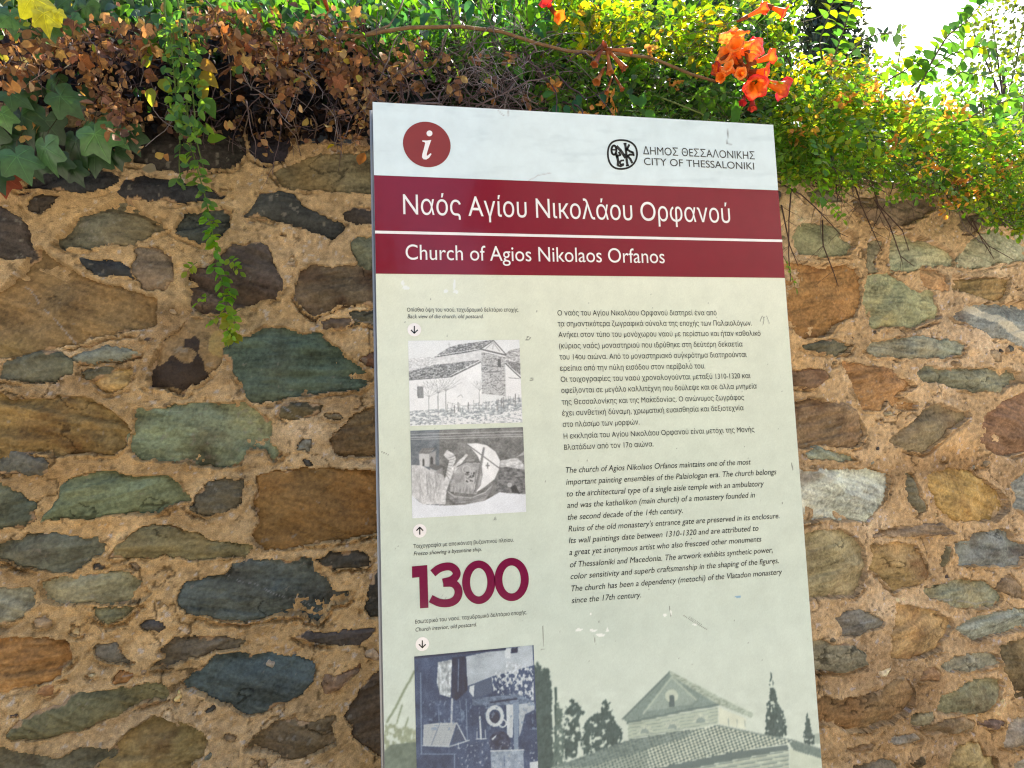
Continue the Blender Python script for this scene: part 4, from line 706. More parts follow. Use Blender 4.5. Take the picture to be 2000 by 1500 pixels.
def fan(x, y, h, spread, n, w=4):
    P.line([(x, y), (x-4, y-h*.5), (x, y-h*.62)], w+2, 120)
    for i in range(n):
        a = (i/(n-1)-.5)*spread+rr.uniform(-.1, .1); x1, y1 = x+math.sin(a)*h*.3, y-h*.6-math.cos(a)*h*.25; x2, y2 = x1+math.sin(a*1.2)*h*.25, y1-math.cos(a)*h*.22
        P.line([(x, y-h*.6), (x1, y1), (x2, y2)], 2.5, 140); P.line([(x1, y1), (x1+rr.uniform(-40, 40), y1-40)], 2, 160)
fan(540, 1275, 330, 1.9, 7); fan(630, 1245, 340, 2.1, 12); fan(705, 1215, 330, 1.9, 9); fan(1032, 1140, 210, 1.6, 7, 2)
gpl = [(350, 1215), (700, 1190), (1050, 1130), (1440, 1080), (1453, 1330), (355, 1352)]; P.put(in_poly(P.X, P.Y, gpl) & (nz(26, 10, 15) > -.08), (150, 156, 160), 70, 8, 5, 16); P.put(in_poly(P.X, P.Y, [(650, 1270), (1000, 1290), (1440, 1200), (1453, 1330), (660, 1350)]) & (nz(22, 8, 17) > 0), 226)
for x in range(720, 1445, 17):
    y = 1150-(x-720)*.13+rr.uniform(-20, 20); P.line([(x, y), (x+rr.uniform(-5, 5), y+rr.uniform(60, 110))], rr.choice([3, 4, 9]), rr.choice([110, 130, 235, 232]))
P.line([(715, 1130), (900, 1168), (1050, 1155)], 3, 130); P.line([(815, 1080), (850, 1055), (870, 1080)], 5, 150); P.line([(735, 545), (735, 590)], 3, 150); P.line([(722, 562), (748, 562)], 3, 150)
P.c = P.c*.82+40; P.soften(1, 6)
P.make("photograph_print", 2, "pale line-like print of a house with a tower and bare trees")
# print 2: a plain round-sailed boat below a hill
b2 = uvbox([(801.4, 841.5), (1021, 836), (1027.6, 999.4), (806, 1012.4)])
P = Pic(*b2, 240, 190, 730, 800, 5, (112, 112, 110)); nz = lambda sx, sy, sd: P.n(sx, sy, 3, sd)
P.c = P.c+34*nz(70, 50, 21)[..., None]+30*nz(14, 10, 22)[..., None]; P.put(P.X < 640, (92, 104, 116), 40, 40, 20, 23, .6)
for y in (240, 268, 288): P.line([(355, y+4), (1460, y-28)], 5, 205)
P.poly([(760, 560), (900, 510), (1040, 520), (1060, 700), (1000, 830), (740, 800)], 160, 36, 30, 30, 24)
P.poly([(440, 430), (540, 428), (540, 560), (448, 545)], 196); P.poly([(540, 430), (604, 402), (604, 552), (540, 560)], 150); P.poly([(436, 432), (472, 376), (606, 372), (542, 430)], 108); P.line([(455, 402), (575, 402)], 3, 170)
for k_ in range(5): P.line([(450+k_*24, 430), (478+k_*28, 378)], 2.5, 165)
P.poly([(474, 548), (474, 492), (484, 476), (496, 492), (496, 550)], 66); P.poly([(550, 540), (550, 478), (564, 456), (580, 474), (580, 530)], 66); P.poly([(538, 560), (572, 528), (672, 560), (612, 592)], 100); P.poly([(545, 572), (610, 596), (610, 650), (560, 640)], 186); P.poly([(612, 594), (670, 566), (674, 660), (612, 650)], 140)
crowd = [(368, 540), (470, 545), (560, 600), (680, 640), (700, 700), (660, 925), (480, 925), (375, 840)]; P.poly(crowd, 206, 36, 22, 30, 25)
for i in range(26):
    x = 380+rr.random()*280; y = 600+rr.random()*60; P.line([(x, y), (x+rr.uniform(-30, 40), y+rr.uniform(60, 130)), (x+rr.uniform(-20, 50), y+rr.uniform(150, 290))], 3, rr.choice([130, 150, 165]))
for i in range(12):
    x = 385+i*24; y = 590+(i % 3)*22+i*4; P.line([(x+15*math.cos(a), y+17*math.sin(a)) for a in np.linspace(0, 6.3, 10)], 3, 160)
P.poly([(640, 925), (690, 700), (735, 500), (680, 445), (715, 392), (780, 432), (805, 480), (770, 560), (900, 432), (922, 442), (860, 520), (765, 640), (710, 790), (700, 925)], 214, 46, 30, 14, 26)
for k_ in range(8): P.line([(735-k_*4, 470+k_*24), (790-k_*8, 450+k_*32)], 5, 105)
P.line([(860, 400), (790, 560), (740, 790)], 4, 110); P.line([(810, 560), (900, 512), (1040, 512)], 8, 70)
P.put(np.abs(np.hypot(P.X-905, P.Y-585)-38) < 4, 205); P.put(np.hypot(P.X-908, P.Y-585) < 22, 178); P.poly([(885, 610), (930, 605), (985, 590), (990, 800), (890, 720)], 188); P.put(in_poly(P.X, P.Y, [(890, 610), (985, 600), (980, 715), (895, 710)]) & (nz(12, 12, 27) > .1), 60)
for i in range(7):
    x, y = 770+i*32, 725+(i % 2)*20; P.put(np.hypot(P.X-x, P.Y-y) < 17, 170); P.line([(x, y+16), (x-14, y+70)], 6, 190); P.line([(x+8, y+16), (x+14, y+80)], 4, 120)
P.poly([(1235, 560), (1330, 505), (1440, 480), (1478, 560), (1482, 825), (1300, 805), (1190, 800)], 112, 60, 26, 16, 28); P.poly([(1230, 500), (1330, 480), (1400, 470), (1470, 545), (1478, 585), (1400, 575), (1300, 560), (1235, 560)], 205, 60, 24, 12, 29)
for k_ in range(5): P.line([(1395+k_*16, 460-k_*10), (1465, 440-k_*8)], 5, 190)
P.put(np.hypot(P.X-1325, P.Y-735) < 24, 176); P.poly([(1335, 760), (1380, 730), (1430, 825), (1350, 808)], 62); P.line([(1472, 620), (1440, 815)], 6, 84)
P.poly([(718, 792), (790, 842), (950, 856), (1085, 800), (1155, 736), (1140, 800), (1080, 890), (950, 918), (800, 912), (740, 872)], 134, 40, 40, 8, 30); P.line([(722, 798), (792, 848), (950, 862), (1090, 806), (1155, 740)], 8, 190); P.line([(735, 830), (800, 878), (950, 890), (1090, 840)], 4, 84)
sail = [(905, 330), (1000, 325), (1100, 345), (1190, 410), (1235, 500), (1226, 580), (1180, 680), (1080, 760), (985, 817), (1040, 740), (1060, 640), (1050, 540), (1010, 450), (960, 390)]
P.poly(sail, 234, 10, 50, 50, 31); P.line(sail+sail[:1], 4, 120); P.line([(905, 335), (1230, 575)], 9, 96); P.line([(1074, 376), (1050, 530), (990, 805)], 20, 126); P.line([(1062, 400), (1020, 620), (985, 800)], 3, 60); P.line([(1098, 546), (1124, 546)], 14, 110); P.line([(1111, 522), (1111, 572)], 12, 110); P.line([(1000, 590), (985, 720)], 5, 84)
for x in (820, 885, 965): P.line([(x+20, 780), (x-14, 890)], 4, 96)
P.poly([(370, 835), (430, 890), (480, 925), (700, 937), (900, 925), (1080, 890), (1160, 845), (1230, 806), (1300, 815), (1490, 826), (1500, 1080), (370, 1080)], (226, 230, 236))
P.c = P.c*.84+30+10*P.n(160, 120, 3, 77)[..., None]; P.soften(2, 6)
P.make("photograph_print", 2, "grey print of a round-sailed boat below a hill")
# print 3: blue duotone of a church interior
b3 = uvbox([(811.6, 1282.5), (1039, 1260), (1055, 1600), (816, 1600)])
P = Pic(*b3, 260, 330, 730, 1050, 3.3344, (58, 78, 112)); nz = lambda sx, sy, sd: P.n(sx, sy, 3, sd); lt = (196, 206, 212); md = (120, 142, 168); dk = (30, 44, 76)
P.c = P.c+22*nz(60, 90, 41)[..., None]+14*nz(10, 12, 42)[..., None]
P.poly([(590, 775), (850, 720), (1032, 698), (1040, 830), (765, 905), (612, 965)], (172, 184, 194), 20, 60, 40, 43); P.poly([(895, 718), (938, 712), (936, 750), (892, 752)], dk); P.poly([(850, 725), (892, 718), (890, 790), (855, 780)], lt)
P.poly([(418, 810), (510, 792), (500, 1040), (430, 1020), (410, 940)], (176, 186, 192), 80, 12, 26, 44); P.poly([(510, 780), (600, 770), (612, 990), (540, 1060), (505, 1040)], dk, 14, 20, 60, 45); P.line([(553, 790), (548, 1000)], 5, md)
m = in_poly(P.X, P.Y, [(765, 905), (860, 800), (1035, 850), (1042, 1060), (850, 1030), (780, 1000)]) & (nz(13, 22, 46) > -.02); P.put(m, (186, 196, 204), 60, 6, 10, 47)
P.poly([(620, 960), (770, 910), (770, 1010), (640, 1050)], (70, 88, 116)); P.poly([(625, 965), (655, 960), (650, 1040), (620, 1000)], lt); P.poly([(640, 1050), (930, 1015), (1045, 1065), (1045, 1090), (640, 1090)], (96, 116, 142), 50, 18, 8, 48); P.line([(760, 1072), (930, 1048)], 12, dk)
P.poly([(860, 1085), (910, 1085), (905, 1300), (870, 1300)], lt, 20, 20, 40, 49); P.poly([(905, 1075), (945, 1070), (940, 1400), (915, 1400)], (128, 148, 170)); P.poly([(945, 1085), (1045, 1068), (1045, 1120), (985, 1150), (960, 1260), (945, 1300)], (168, 180, 190), 20, 20, 20, 50)
P.put(np.abs(np.hypot(P.X-788, (P.Y-1160)*.85)-48) < 12, lt); P.put(np.abs(np.hypot(P.X-838, P.Y-1208)-24) < 5, lt); P.put(np.hypot(P.X-788, (P.Y-1170)*.8) < 30, (46, 56, 84)); P.put((np.hypot(P.X-820, P.Y-1330) < 70), (50, 62, 92), 40, 16, 20, 51); P.poly([(765, 1310), (800, 1280), (795, 1295), (775, 1318)], lt)
P.line([(305, 880), (312, 1500)], 7, md); P.line([(510, 1050), (505, 1200)], 12, (176, 186, 196)); P.line([(420, 1110), (425, 1200)], 4, md); P.line([(690, 1165), (698, 1310)], 11, lt); P.line([(665, 1310), (735, 1308)], 6, lt); P.line([(672, 1260), (672, 1305)], 4, lt); P.line([(725, 1250), (728, 1305)], 4, lt); P.line([(600, 1050), (610, 1320)], 6, md); P.line([(560, 1060), (575, 1200)], 4, md)
P.poly([(325, 1215), (430, 1205), (540, 1203), (490, 1358), (320, 1352)], (178, 186, 190)); P.put(in_poly(P.X, P.Y, [(330, 1222), (535, 1210), (490, 1345), (328, 1345)]) & ((P.Y % 11) < 4), (140, 152, 162)); P.line([(430, 1208), (375, 1350)], 4, (90, 104, 126)); P.line([(540, 1205), (600, 1320)], 7, lt); P.line([(318, 1352), (490, 1360), (622, 1318)], 8, (172, 184, 192)); P.poly([(540, 1215), (595, 1318), (510, 1335)], (60, 76, 104))
P.poly([(305, 1405), (535, 1405), (535, 1900), (305, 1900)], (52, 70, 102), 20, 30, 30, 52); P.line([(305, 1408), (535, 1408)], 6, md); P.line([(525, 1408), (528, 1800)], 6, md); P.poly([(760, 1390), (975, 1380), (980, 1900), (770, 1900)], (142, 158, 176), 36, 20, 20, 53); P.line([(760, 1388), (975, 1380)], 8, lt); P.line([(850, 1420), (850, 1800)], 6, (90, 108, 136)); P.poly([(1015, 1460), (1070, 1455), (1070, 1900), (1015, 1900)], lt)
m = (nz(14, 20, 54) > .38) & (P.Y > 1060) & (P.Y < 1250); P.put(m, md, 0, 8, 8, 0, .8); m = (nz(12, 16, 55) > .42) & (P.Y > 1330) & (P.X > 540); P.put(m, lt, 0, 8, 8, 0, .7)
P.line([(275, 776), (560, 745), (850, 722)], 22, dk)
P.c = P.c*1.0-12+14*P.n(120, 140, 3, 78)[..., None]; P.soften(2, 7)
P.make("photograph_print", 2, "dark blue print of a church interior with an open book")

# ------------------------------------------------------------------ plants
def nrm(a): return a/(np.linalg.norm(a, axis=-1, keepdims=True)+1e-9)
def leaf_tpl(n, wmax, peak=.42, fold=.25, curl=.15, tip=1.3):
    t = np.linspace(0, 1, n+1); w = np.sin(np.pi*t**(math.log(.5)/math.log(peak)))**.85*wmax; w[0] = .02; w[-1] = .004
    z = -curl*t**2; V = np.concatenate([np.stack([t, -w, z+fold*w], -1), np.stack([t, 0*t, z], -1), np.stack([t, w, z+fold*w], -1)])
    i = np.arange(n); m = n+1
    F = np.concatenate([np.stack([i, i+1, m+i+1, m+i], -1), np.stack([m+i, m+i+1, 2*m+i+1, 2*m+i], -1)]); return V, F, None
T_oval = leaf_tpl(4, .30, .5, .3, .12); T_lance = leaf_tpl(6, .17, .38, .35, .25); T_round = leaf_tpl(4, .40, .55, .35, .2); T_curl = leaf_tpl(5, .34, .5, .7, -.35); T_small = leaf_tpl(2, .28, .5, .3, .1)
T_ovate = leaf_tpl(6, .30, .36, .25, .22); T_needle = leaf_tpl(2, .22, .5, .2, 0)
def ivy_tpl():
    an = [0, 14, 30, 48, 58, 70, 88, 106, 118, 132, 150, 166, 176]; rr_ = [1, .74, .62, .80, .84, .68, .52, .62, .64, .55, .46, .34, .12]
    A = np.radians(np.array(an+[-a for a in an[:0:-1]])); R = np.array(rr_+rr_[:0:-1]); n = len(A)
    # order round the outline
    o = np.argsort(A); A, R = A[o], R[o]
    ring = lambda f: np.stack([R*f*np.cos(A), R*f*np.sin(A), -.28*(R*f)**2+.03*np.sin(3*A)*f], -1)
    V = np.concatenate([[[0, 0, .02]], ring(.5), ring(1.)]); F = []
    for i in range(n):
        j = (i+1) % n; F.append([0, 1+i, 1+j, 1+j]); F.append([1+i, 1+n+i, 1+n+j, 1+j])
    F = np.array(F); sh = np.ones(len(V)); 
    # pale raised veins
    for a, l in ((0, .93), (54, .74), (-54, .74), (114, .55), (-114, .55)):
        a = math.radians(a); d = np.array([math.cos(a), math.sin(a)]); p = np.array([-d[1], d[0]]); k = len(V); pts = []
        for f, wd in ((.02, .018), (.5, .013), (1., .004)):
            r = l*f
            for sg in (1, -1): q = d*r+p*wd*sg; pts.append([q[0], q[1], .016+.01-.28*r*r*.97])
        V = np.concatenate([V, pts]); F = np.concatenate([F, [[k, k+1, k+3, k+2], [k+2, k+3, k+5, k+4]]]); sh = np.concatenate([sh, np.full(6, 1.55)])
    return V, F, sh
T_ivy = ivy_tpl()
def tri_fix(F):                              # quads whose last two corners coincide become triangles
    d = F[:, 2] == F[:, 3]; return F[~d], F[d][:, :3]
class Leaves:
    def __init__(s): s.V = []; s.Q = []; s.T3 = []; s.C = []; s.n = 0
    def put(s, tpl, pos, d, nn, size, col, wscale=1.):
        V, F, sh = tpl; pos = np.atleast_2d(pos); m = max(len(pos), len(np.atleast_2d(d))); pos = np.broadcast_to(pos, (m, 3))
        d = nrm(np.broadcast_to(d, (m, 3))); nn = np.broadcast_to(nn, (m, 3)); sd_ = nrm(np.cross(nn, d)); nn = np.cross(d, sd_)
        size = np.broadcast_to(size, (m,)); col = np.broadcast_to(col, (m, 3))
        W = pos[:, None]+size[:, None, None]*(V[None, :, 0:1]*d[:, None]+wscale*V[None, :, 1:2]*sd_[:, None]+V[None, :, 2:3]*nn[:, None])
        C = np.repeat(col[:, None], len(V), 1)
        if sh is not None: C = np.clip(C*sh[None, :, None], 0, .9)
        q, t3 = tri_fix(F); off = (np.arange(m)*len(V))[:, None, None]+s.n
        s.V.append(W.reshape(-1, 3)); s.C.append(C.reshape(-1, 3))
        if len(q): s.Q.append((q[None]+off).reshape(-1, 4))
        if len(t3): s.T3.append((t3[None]+off).reshape(-1, 3))
        s.n += m*len(V)
    def build(s, name, m, parent):
        fs = []
        if s.Q: fs.append(np.concatenate(s.Q))
        if s.T3: fs.append(np.concatenate(s.T3))
        return build(name, np.concatenate(s.V), fs, m, parent, np.concatenate(s.C), True)
def rand_in(poly, n):
    P_ = np.array(poly, float); lo, hi = P_.min(0), P_.max(0); out = []
    while len(out) < n:
        q = rng.uniform(lo, hi, (n*2, 2)); q = q[in_poly(q[:, 0], q[:, 1], [tuple(p) for p in P_])]; out.extend(q.tolist())
    return np.array(out[:n])
def place(poly, n, o0, o1):
    q = rand_in(poly, n); off = rng.uniform(o0, o1, n); return np.array([at(x, y, o) for (x, y), o in zip(q, off)])
def scr(dx, dy, dz=0): return nrm(RT*dx-UP*dy-FW*dz)     # direction as the eye sees it: right, down, towards the viewer
def pal(cols, n, jit=.22):
    c = np.array(cols)[rng.integers(0, len(cols), n)]; return np.clip(c*(1+rng.uniform(-jit, jit, (n, 1)))*(1+rng.uniform(-.1, .1, (n, 3))), .003, .9)
def rdirs(n, bias, amt): return nrm(nrm(rng.normal(size=(n, 3)))+np.array(bias)*amt)
def twig(mbx, p, d, Lh, r, n=7, jit=.35, droop=.0, col=(.12, .08, .06), kids=0, k=4):
    pts = [np.array(p, float)]; d = nrm(np.array(d, float))
    for i in range(n): d = nrm(d+rng.normal(size=3)*jit*.4+np.array([0, 0, -droop])); pts.append(pts[-1]+d*Lh/n)
    mbx.tube(pts, r, r*.4, col, k)
    for _ in range(kids):
        i = rng.integers(1, n); q = pts[i]; dd = nrm(pts[i+1]-pts[i]+rng.normal(size=3)*.6); twig(mbx, q, dd, Lh*rng.uniform(.25, .55), r*.55, 5, jit, droop, col, 0, k)
    return pts
def sprig(lv, st, p, d, Lh, npair, size, cols, tpl=T_oval, droop=.08, up=(0, -.3, .9), stemcol=(.10, .14, .03)):
    pts = [np.array(p, float)]; d = nrm(np.array(d, float)); n = npair+1
    for i in range(n): d = nrm(d+rng.normal(size=3)*.10+np.array([0, 0, -droop])); pts.append(pts[-1]+d*Lh/n)
    st.tube(pts, .0011, .0006, stemcol, 3); nn = nrm(np.array(up)+rng.normal(size=3)*.45)
    for i in range(1, n+1):
        ax = nrm(pts[i]-pts[i-1]); side = nrm(np.cross(ax, nn)); c = pal(cols, 3, .2); z = size*rng.uniform(.75, 1.1, 3)
        if i < n:
            for k_, sg in enumerate((1, -1)): lv.put(tpl, pts[i], ax*.45+sg*side+rng.normal(size=3)*.18, nn+rng.normal(size=3)*.3, z[k_], c[k_])
        else: lv.put(tpl, pts[i], ax, nn+rng.normal(size=3)*.25, z[2]*1.1, c[2])
G_dark = [(.018, .050, .018), (.012, .040, .022), (.028, .065, .020)]; G_mid = [(.045, .12, .022), (.06, .15, .02), (.035, .10, .03)]; G_lime = [(.12, .24, .018), (.18, .27, .015), (.09, .21, .02), (.25, .27, .012)]  # lit leaves yellow-green, inner ones dark: light is partly in these colours
G_yel = [(.38, .30, .012), (.42, .26, .015), (.28, .30, .012)]; B_dry = [(.30, .165, .075), (.38, .225, .10), (.22, .12, .065), (.27, .145, .09), (.48, .31, .15), (.18, .10, .07), (.34, .17, .06)]; TW = [(.11, .075, .075), (.085, .055, .06), (.16, .12, .12), (.24, .20, .19)]
def tw_col(): return TW[rng.integers(0, 4)]

# --- ivy at the left
ivy = thing("ivy_plant", tuple(at(120, 300, 0)), "dark green ivy with large lobed leaves, hanging over the left end of the wall", "ivy")
lv, st = Leaves(), MB()
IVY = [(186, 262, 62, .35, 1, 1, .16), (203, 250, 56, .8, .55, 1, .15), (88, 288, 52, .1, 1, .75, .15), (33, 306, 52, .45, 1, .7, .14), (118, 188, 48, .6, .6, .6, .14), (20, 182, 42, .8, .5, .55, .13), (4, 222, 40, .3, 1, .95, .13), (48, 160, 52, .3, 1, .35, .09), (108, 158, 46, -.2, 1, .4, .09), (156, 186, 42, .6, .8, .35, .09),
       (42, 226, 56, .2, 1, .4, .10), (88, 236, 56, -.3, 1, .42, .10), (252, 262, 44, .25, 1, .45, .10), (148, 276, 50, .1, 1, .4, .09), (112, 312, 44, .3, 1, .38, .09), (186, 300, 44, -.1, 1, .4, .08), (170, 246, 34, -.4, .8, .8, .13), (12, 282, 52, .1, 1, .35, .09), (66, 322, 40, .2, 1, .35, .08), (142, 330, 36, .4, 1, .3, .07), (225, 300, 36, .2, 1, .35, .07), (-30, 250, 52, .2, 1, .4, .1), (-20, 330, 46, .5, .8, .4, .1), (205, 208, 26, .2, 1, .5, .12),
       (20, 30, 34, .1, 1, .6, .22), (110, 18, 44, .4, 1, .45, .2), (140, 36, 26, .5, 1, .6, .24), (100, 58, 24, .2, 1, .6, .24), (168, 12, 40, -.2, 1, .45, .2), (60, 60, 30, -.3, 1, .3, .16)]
base_i = at(-40, 150, .0)
for x, y, s_px, dx, dy, tone, off in IVY:
    p = at(x, y, off); z = s_px*.86*np.linalg.norm(p-CAM)/F_PX
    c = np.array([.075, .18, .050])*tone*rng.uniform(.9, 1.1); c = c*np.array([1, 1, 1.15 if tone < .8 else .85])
    d = scr(dx, dy, rng.uniform(-.25, .05)); nn = nrm(-FW+RT*rng.uniform(-.55, .55)+UP*rng.uniform(-.1, .75)); lv.put(T_ivy, p, d, nn, z*rng.uniform(.8, 1.08), c, rng.uniform(.85, 1.1))
    st.tube([p, p-d*z*.5+UP*.01+FW*.02, p-d*z*.9+UP*.03+FW*.06], .0014, .0010, (.07, .06, .03), 4)
for x, y, s_px, dx, dy in ((62, -4, 40, .5, 1), (86, 26, 30, .15, 1), (114, 24, 14, .3, 1)):     # a yellowed leaf
    p = at(x, y, .27); lv.put(T_ivy, p, scr(dx, dy, .0), nrm(-FW+UP*.4+RT*.3), s_px*1.1*np.linalg.norm(p-CAM)/F_PX, (.46, .42, .012), .8)
for i in range(7):
    p = at(rng.uniform(-40, 220), rng.uniform(60, 130), .06); twig(st, p, scr(rng.uniform(-.4, .6), 1, .1), rng.uniform(.15, .28), .003, 8, .4, .02, (.09, .065, .045), 1)
q = place([(-60, -60), (300, -60), (330, 40), (200, 50), (-60, 60)], 90, .02, .2); lv.put(T_ovate, q, rdirs(90, scr(.1, 1, 0), .9), rdirs(90, -FW+UP*.5, 1.5), rng.uniform(.025, .05, 90), pal([(.03, .085, .03), (.02, .06, .035), (.05, .11, .03)], 90))
lv.build("leaves", M_ivy, ivy); st.build("stems", M_wood, ivy, True)

# --- dried climber: brown curled leaves spilling from the wall top
dry = thing("dried_climber", tuple(at(420, 150, 0)), "withered climber with curled brown leaves hanging from the wall top, left of the board", "dead vine")
lv, st = Leaves(), MB()
DRY = [[(-40, 25), (110, 30), (140, 60), (120, 110), (60, 150), (-40, 165)], [(100, 60), (300, 50), (350, 80), (300, 130), (250, 125), (190, 140), (120, 120)], [(170, 155), (245, 165), (250, 190), (225, 205), (175, 195)], [(205, 210), (268, 205), (250, 260), (225, 255)], [(330, 20), (480, 30), (520, 70), (470, 95), (390, 70), (330, 60)],
       [(500, 75), (620, 75), (650, 110), (600, 130), (520, 130), (500, 110)], [(600, 90), (700, 70), (740, 120), (720, 180), (680, 170), (640, 130)], [(510, 130), (580, 140), (600, 200), (540, 190), (500, 150)], [(660, 170), (770, 140), (780, 170), (720, 195), (690, 220), (670, 190)], [(690, 210), (722, 215), (720, 275), (695, 270)], [(560, 30), (660, 20), (680, 50), (600, 70)],
       [(740, 95), (850, 100), (850, 150), (760, 150)], [(480, 40), (600, 40), (600, 80), (480, 80)]]
wts = [7, 9, 3, 3, 6, 6, 6, 3, 3, 1.6, 2, 2, 3]
for poly, wt in zip(DRY, wts):
    for _ in range(int(wt*3.5)):
        c0 = rand_in(poly, 1)[0]; off = rng.uniform(.05, .22); p = at(*c0, off); d = nrm(scr(rng.uniform(-.5, .6), 1, .2)); pts = twig(st, p-d*.03, d, rng.uniform(.05, .10), .0012, 5, .4, .05, (.14, .07, .05), 0, 3)
        m = rng.integers(8, 15); q = np.array(pts)[rng.integers(0, len(pts), m)]+rng.normal(size=(m, 3))*.012; br = rng.uniform(.6, 1.25)
        tp = T_curl if rng.random() < .5 else T_round; lv.put(tp, q, rdirs(m, scr(.1, .9, .3), .7), rdirs(m, -FW+UP*.3, 1.1), rng.choice([.011, .014, .017, .021, .027], m)*rng.uniform(.85, 1.15, m), pal(B_dry, m, .35)*br)
for x, y in ((300, 200), (430, 175), (470, 190), (440, 235), (455, 120), (480, 115), (340, 220), (150, 185), (640, 245), (600, 230), (320, 300), (70, 245), (36, 250), (110, 205), (45, 265), (160, 165), (150, 187), (400, 30), (560, 215)):      # single leaves on the twigs
    p = at(x, y, .1); lv.put(T_round, np.array([p, p+RT*.01]), rdirs(2, scr(.2, 1), .8), rdirs(2, -FW, 1.2), rng.uniform(.016, .026, 2), pal([(.46, .25, .09), (.42, .30, .10)], 2))
for i in range(70):
    x, y = rng.uniform(300, 730), rng.uniform(60, 215); twig(st, at(x, y, rng.uniform(.03, .16)), scr(rng.uniform(-1, 1), rng.uniform(-.1, 1), rng.uniform(-.2, .3)), rng.uniform(.08, .22), .0016, 8, .5, .02, tw_col(), 1)
for i in range(24):
    x, y = rng.uniform(0, 330), rng.uniform(40, 170); twig(st, at(x, y, rng.uniform(.03, .16)), scr(rng.uniform(-1, 1), rng.uniform(-.1, 1), .1), rng.uniform(.08, .2), .0014, 8, .5, .02, tw_col(), 1)
for a, b_ in (((548, 205), (585, 275)), ((555, 240), (588, 305)), ((608, 225), (614, 270)), ((530, 175), (522, 210)), ((690, 205), (612, 252)), ((402, 0), (455, 90)), ((470, 195), (495, 245)), ((478, 195), (476, 262))):
    p, e = at(*a, .1), at(*b_, .06); st.tube([p, p*.6+e*.4+RT*.012, e], .002, .0012, (.16, .11, .08), 4)
p = at(712, 298, .06); lv.put(T_curl, p, scr(-.3, 1), -FW, .04, (.35, .15, .04)); p = at(5, 345, .05); lv.put(T_ivy, np.array([p, p+UP*.02]), scr(.1, 1), -FW+RT*.5, .05, (.24, .06, .03))
p = at(655, 283, .08); lv.put(T_round, p, scr(-1, .3), nrm(-FW+UP), .026, (.5, .40, .02))
q = place([(-60, 60), (740, 50), (760, 250), (560, 268), (-60, 275)], 3000, -.5, .0); n = len(q); lv.put(T_curl, q, rdirs(n, scr(0, 1), .6), rdirs(n, UP, .5), rng.uniform(.022, .045, n), pal([(.020, .014, .016), (.03, .018, .014), (.014, .014, .022)], n))  # near-black leaves colour in the deep shade behind the brown ones
for _ in range(46):                          # dead sprays drooping over the front edge
    x, y = rng.uniform(330, 725), rng.uniform(195, 232); d = scr(rng.uniform(-.7, .7), 1, rng.uniform(0, .3)); pts = twig(st, at(x, y, rng.uniform(.0, .06)), d, rng.uniform(.05, .12), .0012, 7, .5, .06, tw_col(), 1); m = rng.integers(1, 6)
    lv.put(T_curl if rng.random() < .5 else T_round, np.array(pts)[rng.integers(2, len(pts), m)], rdirs(m, scr(.1, .9, .3), .7), rdirs(m, -FW+UP*.3, 1.1), rng.uniform(.012, .022, m), pal(B_dry, m, .35)*rng.uniform(.5, 1.1))
q = place([(-40, 20), (740, 20), (740, 150), (560, 170), (330, 110), (-40, 160)], 70, .1, .24); lv.put(T_ivy, q, rdirs(70, scr(.1, 1, .2), .8), rdirs(70, -FW+UP*.3, 1.3), rng.uniform(.018, .036, 70), pal([(.30, .12, .05), (.42, .25, .10), (.22, .10, .05)], 70), .8)
q = place([(-40, 0), (760, 0), (760, 150), (640, 170), (330, 120), (-40, 120)], 150, .1, .24); lv.put(T_oval, q, rdirs(150, scr(.1, 1, .2), .8), rdirs(150, -FW+UP*.3, 1.3), rng.uniform(.014, .028, 150), pal([(.09, .2, .04), (.2, .24, .03), (.06, .15, .05), (.42, .34, .06)], 150))
q = place([(260, 205), (725, 200), (725, 268), (560, 262), (480, 256), (330, 252), (260, 250)], 520, .0, .035); n = len(q); lv.put(T_curl, q, rdirs(n, scr(0, 1, .2), .8), rdirs(n, -FW, .7), rng.uniform(.018, .036, n), pal([(.022, .016, .016), (.04, .024, .016), (.016, .016, .022)], n))  # near-black leaves paint shade along the wall's top edge
q = place([(-900, 0), (-40, 30), (-40, 190), (-900, 130)], 700, .0, .2); lv.put(T_round, q, rdirs(700, scr(.1, 1, .2), .8), rdirs(700, -FW+UP*.3, 1.3), rng.uniform(.014, .030, 700), pal(B_dry, 700))
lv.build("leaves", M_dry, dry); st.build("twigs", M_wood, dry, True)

# --- green strand trailing down the wall
strand = thing("hanging_vine", tuple(at(345, 0, .2)), "thin green vine strand trailing straight down the wall left of the board", "vine")
lv, st = Leaves(), MB()
W1 = [(320, -30, .26), (322, 30, .25), (338, 60, .24), (345, 130, .21), (350, 200, .17), (352, 260, .14), (350, 330, .11), (358, 372, .09)]
W2 = [(345, -30, .27), (355, 90, .25), (362, 170, .20), (370, 270, .15), (385, 330, .12), (400, 380, .10), (410, 430, .09), (420, 480, .08), (432, 540, .07), (440, 580, .065), (450, 640, .06), (456, 668, .06)]
GS = [(.13, .27, .06), (.10, .22, .07), (.19, .33, .05), (.07, .17, .07)]
def dense(Wp, k): 
    a = np.array(Wp); t = np.linspace(0, len(a)-1, k); return np.stack([np.interp(t, np.arange(len(a)), a[:, j]) for j in range(3)], -1)
for Wp in (W1, W2, [(x+14, y+5, o) for x, y, o in W2[:5]], [(x-6, y, o+.01) for x, y, o in W1[2:6]]): st.tube([at(*q_) for q_ in dense(Wp, 40)], .0022, .0014, (.10, .15, .04), 5)
